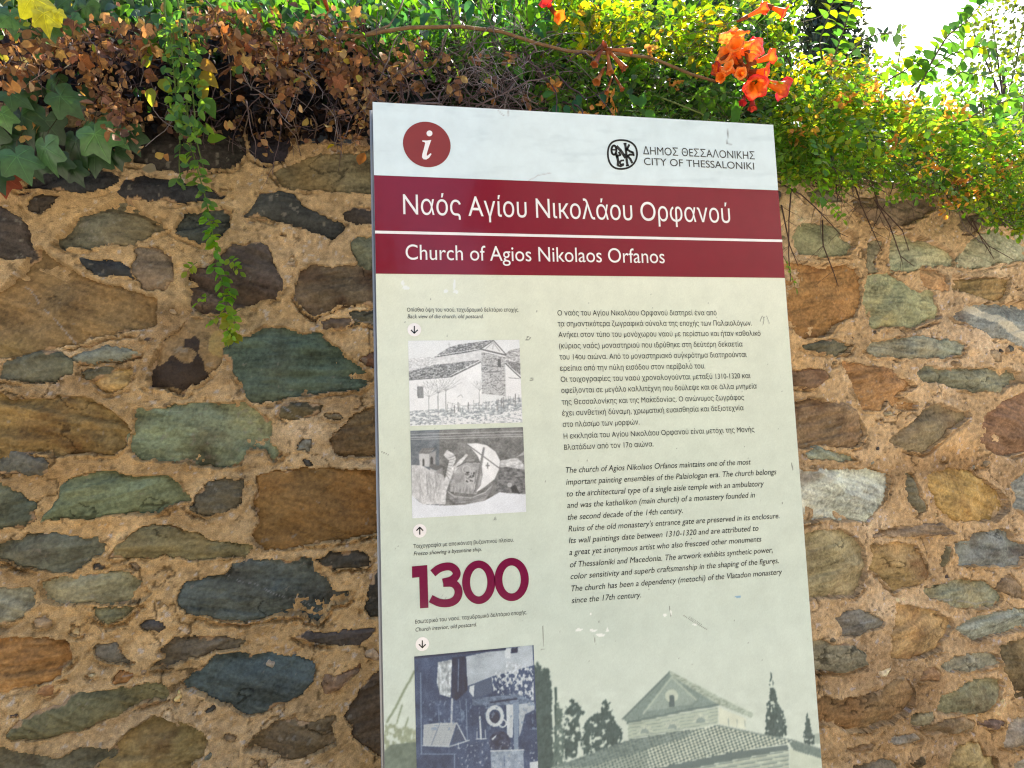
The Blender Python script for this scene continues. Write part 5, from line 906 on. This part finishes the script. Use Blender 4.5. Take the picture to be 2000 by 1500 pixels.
for Wp, n_, y0, y1 in ((W1, 26, 30, 372), (W2, 78, 20, 668)):
    for x, y, o in dense(Wp, n_):
        if not y0 < y < y1: continue
        m = rng.integers(1, 4); big = y < 400; p = at(x+rng.normal()*(14 if y < 280 else 5), y, o+abs(rng.normal())*.012); tone = GS if y < 400 else [(.12, .30, .02), (.17, .34, .02), (.10, .25, .03)]
        if y > 600: tone = [(.20, .30, .02), (.26, .30, .02)]
        sg = rng.choice([-1, 1], m); d = np.array([scr(s1*rng.uniform(.5, 1.2), rng.uniform(.1, 1), rng.uniform(-.2, .4)) for s1 in sg]); lv.put(T_oval, p, d, rdirs(m, -FW+UP*.5, 1.6), rng.uniform(.014, .030, m), pal(tone, m))
q = place([(315, 50), (400, 70), (410, 230), (390, 265), (345, 250), (318, 150)], 130, .15, .24); lv.put(T_oval, q, rdirs(130, scr(.2, 1, .1), 1.1), rdirs(130, -FW+UP*.3, 1.4), rng.uniform(.018, .030, 130), pal(GS+[(.035, .10, .05)], 130))
for x, y, s_px, dx, dy, c in ((287, 132, 22, -.1, -1, (.22, .26, .03)), (305, 110, 26, -.3, -1, (.16, .26, .03)), (300, 85, 22, .1, -1, (.08, .2, .04)), (316, 45, 22, -.7, -.6, (.08, .2, .05)), (312, 155, 24, .5, .6, (.25, .28, .03)), (296, 172, 24, -.1, 1, (.25, .3, .05)), (392, 140, 30, .6, .5, (.32, .24, .03)), (388, 120, 28, .8, .4, (.35, .2, .06)), (395, 160, 26, .1, 1, (.28, .24, .04)), (402, 190, 30, .4, 1, (.08, .2, .04)), (405, 275, 26, .9, -.3, (.16, .32, .03)), (390, 265, 26, -.2, -.9, (.1, .25, .03)), (305, 332, 24, -.8, -.2, (.30, .28, .24)), (335, 90, 20, .8, -.2, (.1, .25, .04)), (345, 55, 20, .3, 1, (.2, .25, .05))):
    p = at(x, y, .2 if y < 250 else .12); lv.put(T_ovate, p, scr(dx, dy), nrm(-FW+UP*.3), s_px*1.15*np.linalg.norm(p-CAM)/F_PX, c, 1.1)
for x, y in ((418, 425), (412, 455), (440, 500), (385, 512), (450, 515), (428, 570), (410, 575), (470, 605), (430, 615), (455, 610), (440, 640)):
    p = at(x, y, .07); sprig(lv, st, p, scr(rng.uniform(-1, 1), .5, .2), .034, 2, .020, [(.18, .34, .03), (.24, .36, .03)], T_oval, .05, tuple(-FW+UP*.5))
lv.build("leaves", M_leaf, strand); st.build("stems", M_wood, strand, True)

# --- bare tangle of dead stems behind the top of the board
tang = thing("dead_stem_tangle", tuple(at(900, 180, 0)), "tangle of bare grey dead stems on the wall top just above the board", "dead vine")
st, lv = MB(), Leaves()
for i in range(230):
    x, y = rng.uniform(700, 1120), rng.uniform(75, 225); twig(st, at(x, y, rng.uniform(-.1, .18)), scr(rng.uniform(-1, 1), rng.uniform(-.5, .7), rng.uniform(-.4, .4)), rng.uniform(.08, .30), rng.choice([.0012, .0018, .003]), 9, .6, .02, tw_col(), 1)
for i in range(60):
    x, y = rng.uniform(900, 1040), rng.uniform(95, 175); twig(st, at(x, y, rng.uniform(.05, .2)), scr(rng.uniform(-1, 1), rng.uniform(-1, 1), rng.uniform(-.4, .4)), rng.uniform(.04, .14), .001, 8, .8, .02, (.34, .29, .30), 1)
for x, y in ((750, 130), (815, 165), (895, 160), (790, 120), (770, 145), (1000, 115), (930, 110), (880, 175), (865, 115), (1075, 165), (1040, 190), (960, 170)):
    m = 9; q = at(x, y, .15)+rng.normal(size=(m, 3))*.012; lv.put(T_curl, q, rdirs(m, scr(0, 1), .5), rdirs(m, -FW, .8), rng.uniform(.014, .028, m), pal(B_dry, m))
st.build("twigs", M_wood, tang, True); lv.build("dry_leaves", M_dry, tang)

# --- trumpet vine: the green mass over the middle of the wall, with orange flowers
tv = thing("trumpet_vine", tuple(at(1250, 180, 0)), "green trumpet vine with orange red trumpet flowers covering the wall above the board", "trumpet vine")
lv, st = Leaves(), MB()
def spr(poly, n, o0, o1, cols, size, Lh=.11, npair=4, tpl=T_oval, down=.25, up=(0, -.3, .9)):
    for x, y in rand_in(poly, n):
        p = at(x, y, rng.uniform(o0, o1)); d = nrm(scr(rng.uniform(-1, 1), rng.uniform(-.8, .8)+down, rng.uniform(-.2, .6))); sprig(lv, st, p-d*Lh*.5, d, Lh*rng.uniform(.7, 1.2), npair, size*rng.uniform(.8, 1.2), cols, tpl, .08, up)
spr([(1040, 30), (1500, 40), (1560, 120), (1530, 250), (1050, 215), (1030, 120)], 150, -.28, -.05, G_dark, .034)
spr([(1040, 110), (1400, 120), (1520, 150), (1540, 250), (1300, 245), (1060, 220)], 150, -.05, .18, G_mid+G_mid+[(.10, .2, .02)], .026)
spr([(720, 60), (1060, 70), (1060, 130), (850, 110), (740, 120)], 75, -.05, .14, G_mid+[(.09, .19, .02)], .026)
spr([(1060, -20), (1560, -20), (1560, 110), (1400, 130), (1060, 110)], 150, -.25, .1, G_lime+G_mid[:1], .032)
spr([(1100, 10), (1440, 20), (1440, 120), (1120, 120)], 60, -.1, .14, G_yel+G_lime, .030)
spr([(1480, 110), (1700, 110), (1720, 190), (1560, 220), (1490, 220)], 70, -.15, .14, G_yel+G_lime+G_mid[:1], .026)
def px_tube(pts, o, r0, r1, col, k=6): st.tube([at(x, y, o) for x, y in pts], r0, r1, col, k)
px_tube([(560, 85), (640, 66), (700, 72), (745, 62), (800, 54), (900, 52), (980, 62), (1050, 85), (1110, 100), (1200, 105), (1270, 112), (1350, 145), (1400, 160)], .17, .0055, .004, (.22, .13, .06)); px_tube([(700, 72), (760, 50), (780, 20), (795, -20)], .17, .0035, .002, (.2, .15, .1)); px_tube([(1290, 190), (1370, 222), (1392, 240)], .17, .0025, .002, (.14, .18, .05)); px_tube([(905, 110), (925, 85), (933, 70)], .18, .003, .001, (.1, .08, .06))
for i in range(120):
    x, y = rng.uniform(1030, 1540), rng.uniform(20, 230); twig(st, at(x, y, rng.uniform(-.15, .15)), scr(rng.uniform(-1, 1), rng.uniform(-.6, .6), .1), rng.uniform(.08, .25), .0015, 8, .5, .03, (.13, .12, .06), 1)
for x, y, c in ((1320, 165, 0), (1075, 165, 0), (1190, 190, 0), (1195, 225, 0), (1148, 220, 0), (1275, 95, 0), (1620, 120, 0), (1650, 190, 0)):
    m = 12; q = at(x, y, .17)+rng.normal(size=(m, 3))*.010; lv.put(T_curl, q, rdirs(m, scr(0, 1), .4), rdirs(m, -FW, .8), rng.uniform(.014, .024, m), pal([(.40, .18, .07), (.48, .26, .12)], m))
for x, y, dx, dy, s_ in ((1437, 195, 0, 1, 46), (1250, 210, .3, -1, 26), (1262, 215, .6, .9, 30), (1245, 205, -.6, -1, 24), (1005, 130, .6, .8, 24), (1060, 190, .8, -.5, 22), (1085, 205, 0, 1, 20), (1105, 205, .2, 1, 20), (1130, 185, .1, 1, 18), (1120, 195, .3, 1, 18), (1175, 180, .4, 1, 18)):
    p = at(x, y, .19); lv.put(T_lance if s_ > 40 else T_ovate, p, scr(dx, dy), nrm(-FW+UP*.4), s_*1.1*np.linalg.norm(p-CAM)/F_PX, (.05, .16, .03) if s_ > 21 else (.02, .09, .06), 1.0)
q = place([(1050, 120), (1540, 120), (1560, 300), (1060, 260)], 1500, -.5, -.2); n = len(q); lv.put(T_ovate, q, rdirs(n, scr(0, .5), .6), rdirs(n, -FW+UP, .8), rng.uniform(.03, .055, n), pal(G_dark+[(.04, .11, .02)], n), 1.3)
lv.build("leaves", M_leaf, tv); st.build("stems", M_wood, tv, True)
def trumpet(bx, by, mx, my, rpx, off, doff, c0, c1, name="flower", label=None, flare=1., lobes=5):
    p0, p1 = at(bx, by, off), at(mx, my, off+doff); ax = p1-p0; Lh = np.linalg.norm(ax); ax = ax/Lh; R = rpx*np.linalg.norm(p1-CAM)/F_PX
    u = nrm(np.cross(ax, np.array([.13, .2, 1.]))); v = np.cross(ax, u); n, k = 9, 20; V, C = [], []
    t = np.array([0, .1, .3, .5, .7, .82, .92, 1.0, 1.02]); rad = np.array([.16, .22, .30, .38, .48, .56, .72, 1.0, 1.15])*np.where(np.arange(9) > 5, 1+(np.arange(9)-5)*.0*flare, 1)
    if flare < 1: rad[6:] = rad[5]+(rad[6:]-rad[5])*flare
    for i in range(n):
        for j in range(k):
            a = 2*math.pi*j/k; lob = 1+(.10*math.cos(lobes*a)*max(0, (i-5)/3)); back = -.10*Lh*(1-math.cos(lobes*a))*.5*max(0, (i-6)/2)
            V.append(p0+ax*(t[i]*Lh+back-(.05*Lh if i == 8 else 0))+ (u*math.cos(a)+v*math.sin(a))*R*rad[i]*lob); f = min(1, max(0, (i-4.5)/3)); C.append(np.array(c0)*(1-f)+np.array(c1)*f)
    I = np.arange(n*k).reshape(n, k); J = np.roll(I, -1, 1); q = np.stack([I[:-1], J[:-1], J[1:], I[1:]], -1).reshape(-1, 4)
    m5 = len(V); V.append(p0+ax*Lh*.55); C.append(np.array(c1)*.35); 
    o = build(name, V, [q], M_petal, tv, np.array(C), True)
    if label: o["label"] = label
    cal = MB(); cal.tube([p0-ax*.022, p0-ax*.01, p0+ax*.012], R*.16, R*.42, (.30, .09, .02) if c0[1] > .12 else (.16, .06, .03), 6); cal.build("calyx", M_petal, o, True)
OR = (.86, .24, .022); ORL = (.90, .36, .07); RD = (.72, .035, .035); MG = (.66, .03, .11)
for a in ((1440, 128, 1424, 66, 17, .22, .0, ORL, (.85, .33, .10), "pale orange flower standing upright"), (1446, 118, 1436, 84, 13, .25, .05, OR, OR, None), (1420, 112, 1480, 92, 15, .24, .0, OR, MG, "orange flower with a magenta rim pointing right"), (1468, 124, 1512, 108, 11, .23, .02, OR, RD, None), (1448, 140, 1394, 134, 10, .24, .0, OR, (.40, .01, .02), "orange bud with a dark red tip pointing left"),
          (1466, 150, 1477, 172, 18, .20, .06, OR, (.78, .03, .04), "open red flower facing the street"), (1482, 156, 1534, 174, 17, .23, .0, OR, MG, "orange flower with magenta lobes pointing down right"), (1450, 128, 1412, 104, 14, .22, .03, OR, ORL, None), (1462, 130, 1470, 104, 12, .26, .02, ORL, OR, None), (1430, 140, 1405, 152, 8, .24, .03, OR, OR, None), (1456, 150, 1446, 142, 9, .25, .05, OR, ORL, None),
          (1438, 112, 1446, 60, 13, .23, .03, ORL, OR, None), (1470, 140, 1500, 140, 12, .25, .03, OR, RD, None), (1444, 150, 1420, 128, 10, .27, .02, OR, ORL, None), (1460, 108, 1458, 82, 12, .27, .01, OR, ORL, None), (1452, 36, 1496, 14, 9, .22, .02, OR, RD, "small orange flower at the top of the picture"), (1502, 12, 1534, 26, 10, .22, .02, OR, RD, None), (1078, 18, 1066, 0, 12, .22, .02, RD, RD, "red flower high above the board's middle"), (1080, 22, 1094, 34, 10, .22, .02, OR, OR, None), (636, 6, 630, -14, 10, .2, .02, OR, OR, None)):
    trumpet(*a[:9], "flower", a[9])
WB = (.42, .17, .05); WR = (.25, .06, .03)
for a in ((1186, 96, 1236, 100, 9, WB, WR), (1188, 98, 1222, 136, 9, WB, WR), (1186, 100, 1192, 144, 9, WB, WB), (1178, 92, 1160, 128, 9, WR, WB), (1176, 140, 1164, 162, 10, WB, WB), (1170, 95, 1182, 84, 9, WR, WR), (1206, 158, 1216, 176, 6, WB, WR), (1455, 186, 1450, 202, 9, (.30, .02, .03), (.25, .02, .03)), (1468, 184, 1470, 214, 10, (.32, .04, .03), (.2, .02, .02)), (1192, 160, 1184, 182, 6, WB, WB)):
    trumpet(*a[:5], .21, .01, a[5], a[6], "withered_flower", None, .35)
for pts in ([(1452, 200), (1452, 165), (1450, 140)], [(1186, 140), (1184, 110), (1180, 95)], [(1455, 40), (1470, 32), (1500, 14)]):
    pass

# --- broad leaved shrub behind the wall, over the board's left half
sh = thing("broad_leaved_shrub", (*at(800, 60, -.75)[:2], 0), "bright green shrub with long pointed leaves behind the wall, top middle of the picture", "shrub")
lv, st = Leaves(), MB()
q = place([(430, -90), (1180, -90), (1180, 70), (1000, 90), (720, 80), (600, 60), (450, 40)], 620, -.55, -.05); n = len(q)
lv.put(T_lance, q, rdirs(n, scr(.15, .7, .1), .9), rdirs(n, -FW+UP*1.2, 1.0), rng.uniform(.045, .095, n), pal([(.07, .20, .02), (.10, .25, .02), (.05, .15, .03), (.03, .12, .07), (.14, .28, .02)], n), 1.25)  # teal greens among the bright ones stand for shadow
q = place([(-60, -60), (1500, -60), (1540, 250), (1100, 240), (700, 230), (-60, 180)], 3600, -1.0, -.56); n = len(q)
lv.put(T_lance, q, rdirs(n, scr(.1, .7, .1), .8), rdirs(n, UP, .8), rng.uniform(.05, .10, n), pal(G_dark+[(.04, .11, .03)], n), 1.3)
q = place([(680, -40), (1080, -40), (1080, 60), (700, 60)], 130, .0, .12); n = len(q); lv.put(T_lance, q, rdirs(n, scr(.2, .8, .2), .9), rdirs(n, -FW+UP*1.2, 1.0), rng.uniform(.04, .07, n), pal([(.10, .26, .02), (.06, .18, .02), (.04, .14, .08)], n), 1.25)  # shadow again mixed in as a teal leaf colour
for i in range(26):
    x = rng.uniform(420, 1160); a = at(x, 130, -.7); b_ = at(x+rng.uniform(-120, 120), -80, rng.uniform(-.8, -.2)); a0 = a.copy(); a0[2] = .0; st.tube([a0*.5+a*.5, a, (a+b_)/2+rng.normal(size=3)*.03, b_], .008, .003, (.10, .08, .05), 5)
g0 = at(800, 100, -.75); 
for i in range(4): st.tube([(g0[0]+rng.uniform(-.5, .5), g0[1]+.1, -.12), (g0[0]+rng.uniform(-.5, .5), g0[1]+.1, 1.4), (g0[0]+rng.uniform(-.6, .6), g0[1], 2.5)], .02, .012, (.10, .08, .05), 6)
q = place([(420, 90), (1120, 90), (1120, 255), (420, 255)], 2600, -1.0, -.56); lv.put(T_lance, q, rdirs(len(q), scr(.1, .7, .1), .8), rdirs(len(q), -FW, .8), rng.uniform(.06, .11, len(q)), pal([(.012, .030, .016), (.02, .04, .02), (.02, .018, .016)], len(q)), 1.5)  # shade between the stems, put into near-black leaf colours
q = place([(250, -40), (760, -40), (800, 60), (700, 95), (560, 70), (420, 45), (250, 30)], 260, .0, .22); n = len(q); lv.put(T_ovate, q, rdirs(n, scr(.1, .8, .1), .9), rdirs(n, -FW+UP, 1.2), rng.uniform(.018, .042, n), pal([(.05, .14, .03), (.035, .10, .05), (.08, .2, .02), (.03, .09, .06)], n))
q = place([(-1000, -150), (-40, -120), (-40, 170), (-1000, 110)], 1500, -.9, -.1); n = len(q); lv.put(T_lance, q, rdirs(n, scr(.1, .7, .1), .8), rdirs(n, UP, .8), rng.uniform(.05, .10, n), pal(G_dark+[(.05, .14, .02)], n), 1.3)
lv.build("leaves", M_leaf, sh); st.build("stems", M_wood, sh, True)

# --- small leaved vine spilling over the wall to the right of the board
jv = thing("small_leaved_vine", tuple(at(1760, 280, 0)), "yellow green small-leaved vine with bare hanging twigs, spilling over the wall right of the board", "vine")
lv, st = Leaves(), MB()
R8 = [(1510, 170), (1600, 160), (1720, 180), (1850, 230), (2040, 260), (2040, 430), (1930, 400), (1840, 360), (1700, 300), (1560, 290), (1515, 260)]
spr(R8, 200, -.2, .02, G_dark+[(.05, .11, .02)], .028, .11, 4)
spr(R8, 210, .0, .20, [(.09, .21, .025), (.13, .25, .02), (.20, .27, .015), (.055, .16, .025), (.24, .27, .015)], .029, .13, 4)
for _ in range(46):                          # long loose sprays reaching out of the mass
    x = rng.uniform(1520, 2030); y = rng.uniform(170, 250)+max(0, x-1600)*.28+rng.choice([-40, 60]); p = at(x, y, rng.uniform(.05, .22)); sprig(lv, st, p, scr(rng.uniform(-.8, 1), rng.uniform(-.9, .9), .35), rng.uniform(.14, .24), 6, .030, [(.10, .23, .02), (.15, .26, .02), (.07, .18, .03)], T_oval, .10, tuple(-FW*.5+UP))
spr([(1850, 330), (2040, 340), (2040, 450), (1960, 430), (1880, 400)], 46, .04, .2, [(.16, .26, .015), (.10, .2, .02), (.3, .28, .02)], .018, .09, 4)
spr([(1500, 230), (1570, 240), (1600, 330), (1560, 350), (1510, 340), (1500, 280)], 70, .05, .18, [(.09, .2, .03), (.13, .25, .03)], .019, .09, 5)
spr([(1515, 250), (1600, 270), (1750, 300), (1900, 340), (2040, 380), (2040, 450), (1940, 435), (1860, 400), (1780, 365), (1700, 350), (1640, 365), (1590, 340), (1520, 345)], 190, .03, .18, [(.10, .22, .02), (.15, .26, .02), (.07, .16, .02), (.22, .25, .02)], .021, .10, 4)
q = place([(1520, 180), (1750, 180), (2040, 270), (2040, 420), (1800, 340), (1540, 280)], 330, .0, .2); lv.put(T_curl, q, rdirs(330, scr(0, 1), .5), rdirs(330, -FW+UP, .6), rng.uniform(.012, .022, 330), pal([(.30, .24, .03), (.26, .26, .02), (.40, .22, .06), (.20, .22, .03), (.45, .36, .16)], 330))
for x, y in ((1640, 205), (1705, 180), (1780, 200), (1740, 285), (1820, 320), (1905, 375), (1870, 210), (1810, 250), (1880, 345), (1960, 330), (1560, 260), (1850, 390)):
    m = 26; q = at(x, y, .16)+rng.normal(size=(m, 3))*.020; lv.put(T_curl, q, rdirs(m, scr(0, 1), .4), rdirs(m, -FW+UP, .6), rng.uniform(.014, .024, m), pal([(.45, .20, .06), (.52, .30, .10), (.34, .14, .05)], m))
for x, y, e, f in ((1525, 262, 1625, 342), (1530, 300, 1552, 372), (1545, 345, 1585, 372), (1540, 290, 1570, 360), (1580, 380, 1610, 400), (1610, 385, 1650, 428), (1590, 365, 1630, 352), (1690, 372, 1740, 360), (1720, 395, 1780, 385), (1530, 500, 1560, 560)):
    p = at(x, y, .13); e3 = at(e, f, .15); sprig(lv, st, p, e3-p, np.linalg.norm(e3-p), 5, .021, [(.11, .24, .02), (.16, .28, .02)], T_oval, .02, tuple(-FW+UP*.4))
for i in range(95):                          # bare twigs against the wall face
    x, y = rng.uniform(1560, 2010), rng.uniform(270, 350)+0; y += max(0, (x-1750)*.22); twig(st, at(x, y, rng.uniform(.02, .14)), scr(rng.uniform(-.2, 1), rng.uniform(.15, 1), 0), rng.uniform(.08, .24), rng.choice([.0009, .0013, .002]), 9, .45, .05, [(.07, .04, .035), (.10, .065, .06), (.16, .12, .12)][rng.integers(0, 3)], 2)
for pts in ([(1520, 355), (1560, 380), (1590, 405), (1640, 455), (1657, 463)], [(1540, 370), (1540, 430), (1538, 500), (1545, 550)], [(1604, 430), (1606, 480), (1625, 530), (1636, 560)], [(1660, 330), (1680, 400), (1705, 450), (1720, 490)], [(1690, 330), (1720, 400), (1760, 450), (1775, 490)], [(1710, 390), (1740, 440), (1760, 500), (1785, 520)], [(1870, 400), (1900, 440), (1930, 480), (1980, 508)], [(1900, 430), (1920, 470), (1942, 505)], [(1525, 400), (1545, 480), (1560, 520)]):
    a = [at(x+rng.normal()*2, y, .045+.03*(i == 0)) for i, (x, y) in enumerate(pts)]; st.tube(a, .0026, .0011, (.085, .05, .04), 5)
    for _ in range(5): i = rng.integers(0, len(a)-1); twig(st, a[i], scr(rng.uniform(-1, 1), .6), rng.uniform(.03, .09), .0010, 5, .4, .03, (.085, .05, .04), 0, 3)
spr([(2030, 240), (2700, 330), (2700, 480), (2030, 430)], 130, -.1, .18, G_mid+[(.14, .24, .02)], .024, .11, 4)
lv.build("leaves", M_leaf, jv); st.build("stems", M_wood, jv, True)

# --- upright shoots with bigger leaves, behind the wall on the right
ls = thing("leafy_shrub", (*at(1760, 250, -.6)[:2], 0), "leafy shrub with upright shoots of oval leaves against the white sky, right of the flowers", "shrub")
lv, st = Leaves(), MB()
def shoot(pts, off, n, size, cols, r=.004):
    a = np.array([at(x, y, off) for x, y in pts]); t = np.linspace(0, len(a)-1, n); p = np.stack([np.interp(t, np.arange(len(a)), a[:, j]) for j in range(3)], -1); st.tube(p, r, .0015, (.12, .10, .05), 5)
    ax = nrm(np.gradient(p, axis=0))
    for i in range(2, n):
        for sg in (-1, 1):
            c = pal(cols, 1)[0]; s1 = nrm(np.cross(ax[i], -FW))*sg; lv.put(T_ovate, p[i], ax[i]*.5+s1+rng.normal(size=3)*.3-UP*.15, rdirs(1, -FW*.3+UP, 1.2)[0], size*rng.uniform(.7, 1.15), c, 1.1)
CS = [(.06, .16, .03), (.04, .12, .03), (.10, .22, .02), (.05, .14, .05), (.22, .30, .01)]
shoot([(1620, 140), (1640, 80), (1660, 20), (1690, -60)], -.1, 16, .050, CS); shoot([(1610, 140), (1600, 80), (1625, 10), (1640, -60)], -.15, 14, .045, CS); shoot([(1640, 130), (1680, 80), (1720, 65), (1750, 66)], -.1, 10, .045, [(.02, .05, .04), (.04, .09, .04)]); shoot([(1720, 165), (1780, 130), (1800, 100)], -.15, 10, .045, CS)
shoot([(1790, 180), (1820, 120), (1850, 70), (1890, 40), (1930, -10)], -.1, 20, .058, CS, .005); shoot([(1780, 170), (1850, 110), (1900, 90), (1940, 95)], -.15, 14, .055, CS); shoot([(1860, 250), (1920, 215), (1970, 195), (2040, 175)], .0, 16, .050, CS+[(.2, .3, .02)]); shoot([(1930, 300), (1980, 270), (2030, 250)], .0, 10, .045, CS); shoot([(1840, 160), (1880, 140), (1930, 150)], -.1, 9, .05, CS); shoot([(1500, 60), (1520, 45), (1550, 50)], -.1, 9, .045, [(.03, .09, .04), (.08, .2, .02)]); shoot([(1545, 130), (1520, 60), (1500, 10)], -.2, 12, .05, CS); shoot([(1745, 170), (1760, 90), (1762, 50)], -.6, 14, .028, [(.10, .14, .06)])
q = place([(1490, 150), (1640, 150), (1800, 210), (2060, 230), (2060, 400), (1800, 380), (1490, 330)], 2400, -1.2, -.55); n = len(q); lv.put(T_ovate, q, rdirs(n, scr(0, .5), .6), rdirs(n, -FW+UP, .8), rng.uniform(.04, .075, n), pal([(.05, .13, .025), (.03, .09, .03), (.09, .19, .02), (.14, .22, .02)], n), 1.3)
q = place([(1700, 110), (1860, 130), (2060, 100), (2060, 240), (1700, 220)], 170, -1.2, -.4); n = len(q); lv.put(T_ovate, q, rdirs(n, scr(0, .3), .5), rdirs(n, UP, .8), rng.uniform(.03, .055, n), pal(CS+[(.2, .28, .02)], n))
q = place([(1560, 100), (1720, 100), (1900, 190), (2040, 190), (2040, 280), (1850, 250), (1600, 200)], 260, -.6, -.2); n = len(q); lv.put(T_ovate, q, rdirs(n, scr(0, .3), .5), rdirs(n, UP, .8), rng.uniform(.03, .055, n), pal(CS, n))
g0 = at(1760, 250, -.6)
for i in range(6):
    x = 1600+i*80; a = at(x, 190, -.5); st.tube([(g0[0]+(i-2.5)*.12, g0[1], -.12), (a[0]*.6+g0[0]*.4, a[1], 1.5), a], .014, .005, (.12, .10, .05), 6)
lv.build("leaves", M_leaf, ls); st.build("stems", M_wood, ls, True)

# ------------------------------------------------------------------ trees beyond the wall
def trunk_tree(name, base, top, r, label, cat, clumps, nleaf, size, cols, tpl, bias, limbs=9, spread=.9, m=None):
    t = thing(name, tuple(base), label, cat); st, lv = MB(), Leaves(); base, top = np.array(base), np.array(top); B = MB()
    mid = base*.5+top*.5+rng.normal(size=3)*.08; st.tube([base, base*.75+mid*.25, mid, top], r, r*.25, (.10, .075, .055), 8)
    for c in clumps[:limbs]:
        a = base+(top-base)*rng.uniform(.35, .8); st.tube([a, (a+c[0])/2+rng.normal(size=3)*.08, c[0]], r*.35, r*.07, (.10, .075, .055), 5)
    tot = sum(c[1]**2 for c in clumps)
    for c, rad, sq in clumps:
        n = int(nleaf*rad**2/tot); v = nrm(rng.normal(size=(n, 3)))*(rng.random((n, 1))**.45)*rad*np.array([1, 1, sq]); k = (vn(v[:, 0]*5/rad, v[:, 2]*5/rad, 3) > .33); v = v[k]; n = len(v)
        lv.put(tpl, c+v, rdirs(n, bias, .6), rdirs(n, UP, .7), rng.uniform(.7, 1.2, n)*size, pal(cols, n, .3)*rng.uniform(.8, 1.2))
    st.build("trunk", M_wood, t, True); lv.build("crown", m or M_far, t); return t
def ground_under(p): return (p[0], p[1], -.13)
# cypress, its leaf colours blued and lightened for haze
c0 = far(1622, 60, 8.5); cl = []
for z in np.arange(1.2, 9.5, .16):
    rr_ = .50*min(1, (9.9-z)/3.2)*(1 if z > 2 else .7); p = np.array([c0[0], c0[1], z])
    for _ in range(3): a = rng.uniform(0, 6.28); cl.append((p+np.array([math.cos(a), math.sin(a), 0])*rr_*.55+rng.normal(size=3)*.05, max(.1, rr_*.42), 1.5))
trunk_tree("cypress_tree", ground_under(c0), (c0[0], c0[1], 9.6), .12, "tall dark cypress standing behind the wall against the sky, above the flowers", "tree", cl, 26000, .10, [(.045, .070, .062), (.035, .055, .055), (.07, .095, .065)], T_needle, (0, 0, 1.), 0)
# airy tree at the far right
c0 = far(1950, 150, 5.0); cl = [(far(x, y, d), r, .9) for x, y, d, r in ((1900, 250, 4.8, .30), (1960, 180, 5, .34), (1930, 100, 5, .26), (2010, 90, 5, .30), (1990, 260, 5, .36), (1860, 290, 4.9, .24), (2060, 180, 5.2, .4), (1935, 20, 5.1, .16), (1900, 60, 5.1, .12), (2010, 0, 5.2, .22), (1870, 200, 4.9, .18), (2080, 60, 5.3, .4), (1950, 320, 5, .3), (2080, 320, 5.2, .4), (2150, 0, 5.3, .5))]
trunk_tree("young_tree", ground_under(c0), far(1960, 140, 5.0), .05, "airy yellow green young tree beyond the wall at the right edge of the picture", "tree", cl, 5200, .042, [(.14, .20, .03), (.20, .25, .02), (.08, .13, .05), (.06, .10, .06)], T_ovate, (0, 0, -.5), 12)
# dark tree behind the middle
c0 = far(1330, 0, 6.5); cl = [(far(x, y, d), r, .85) for x, y, d, r in ((1240, 40, 6.5, .5), (1330, -40, 6.6, .6), (1400, 60, 6.4, .45), (1470, 10, 6.5, .45), (1160, -30, 6.5, .6), (1280, 110, 6.2, .4), (1520, 90, 6.6, .28), (1440, 120, 6.4, .35), (1330, -190, 6.8, .8), (1180, -200, 6.8, .9), (1100, 60, 6.2, .5), (1490, -140, 6.6, .5))]
trunk_tree("plane_tree", ground_under(c0), far(1320, -120, 6.6), .14, "shaded blue green tree behind the yellow green leaves, top middle right", "tree", cl, 9000, .085, [(.03, .07, .045), (.02, .05, .045), (.05, .10, .04)], T_ovate, (0, 0, -.6), 10)
# big shade tree behind the left half
c0 = far(330, -150, 5.2); cl = [(far(x, y, d), r, .85) for x, y, d, r in ((0, -20, 4.6, .8), (200, 20, 4.4, .7), (400, -40, 4.6, .8), (600, 0, 4.6, .7), (-200, 0, 4.6, .9), (100, -250, 4.8, 1.), (380, -330, 5, 1.1), (620, -260, 5, 1.), (200, -600, 5.4, 1.4), (-200, -350, 5, 1.2), (800, 20, 4.9, .5), (930, 30, 5, .4), (-150, 170, 4.4, .8), (150, 180, 4.3, .7), (450, 150, 4.3, .6))]
trunk_tree("shade_tree", ground_under(c0), far(330, -420, 5.2), .18, "big dark leafy tree behind the wall, top left", "tree", cl, 16000, .11, [(.02, .055, .03), (.015, .045, .035), (.035, .075, .025)], T_ovate, (0, 0, -.6), 14)

# unseen tree added across the street to darken the board's reflection
cl = [(np.array([-2.2+a, -6.2+b_, z]), r, .9) for a, b_, z, r in ((0, 0, 4.6, 1.3), (-1.3, .3, 4.0, 1.1), (1.2, -.2, 4.1, 1.1), (.2, .6, 3.4, 1.), (-.6, -.5, 5.5, 1.1), (.8, .4, 5.3, .9), (-2., 0, 3.3, .8), (1.9, .2, 3.3, .7))]
trunk_tree("reflection_tree", (-2.2, -6.2, 0), (-2.2, -6.2, 5.2), .16, "leafy street tree on the far pavement opposite the wall", "tree", cl, 4200, .16, [(.03, .075, .02), (.045, .10, .02), (.02, .055, .02)], T_ovate, (0, 0, -.6), 6)
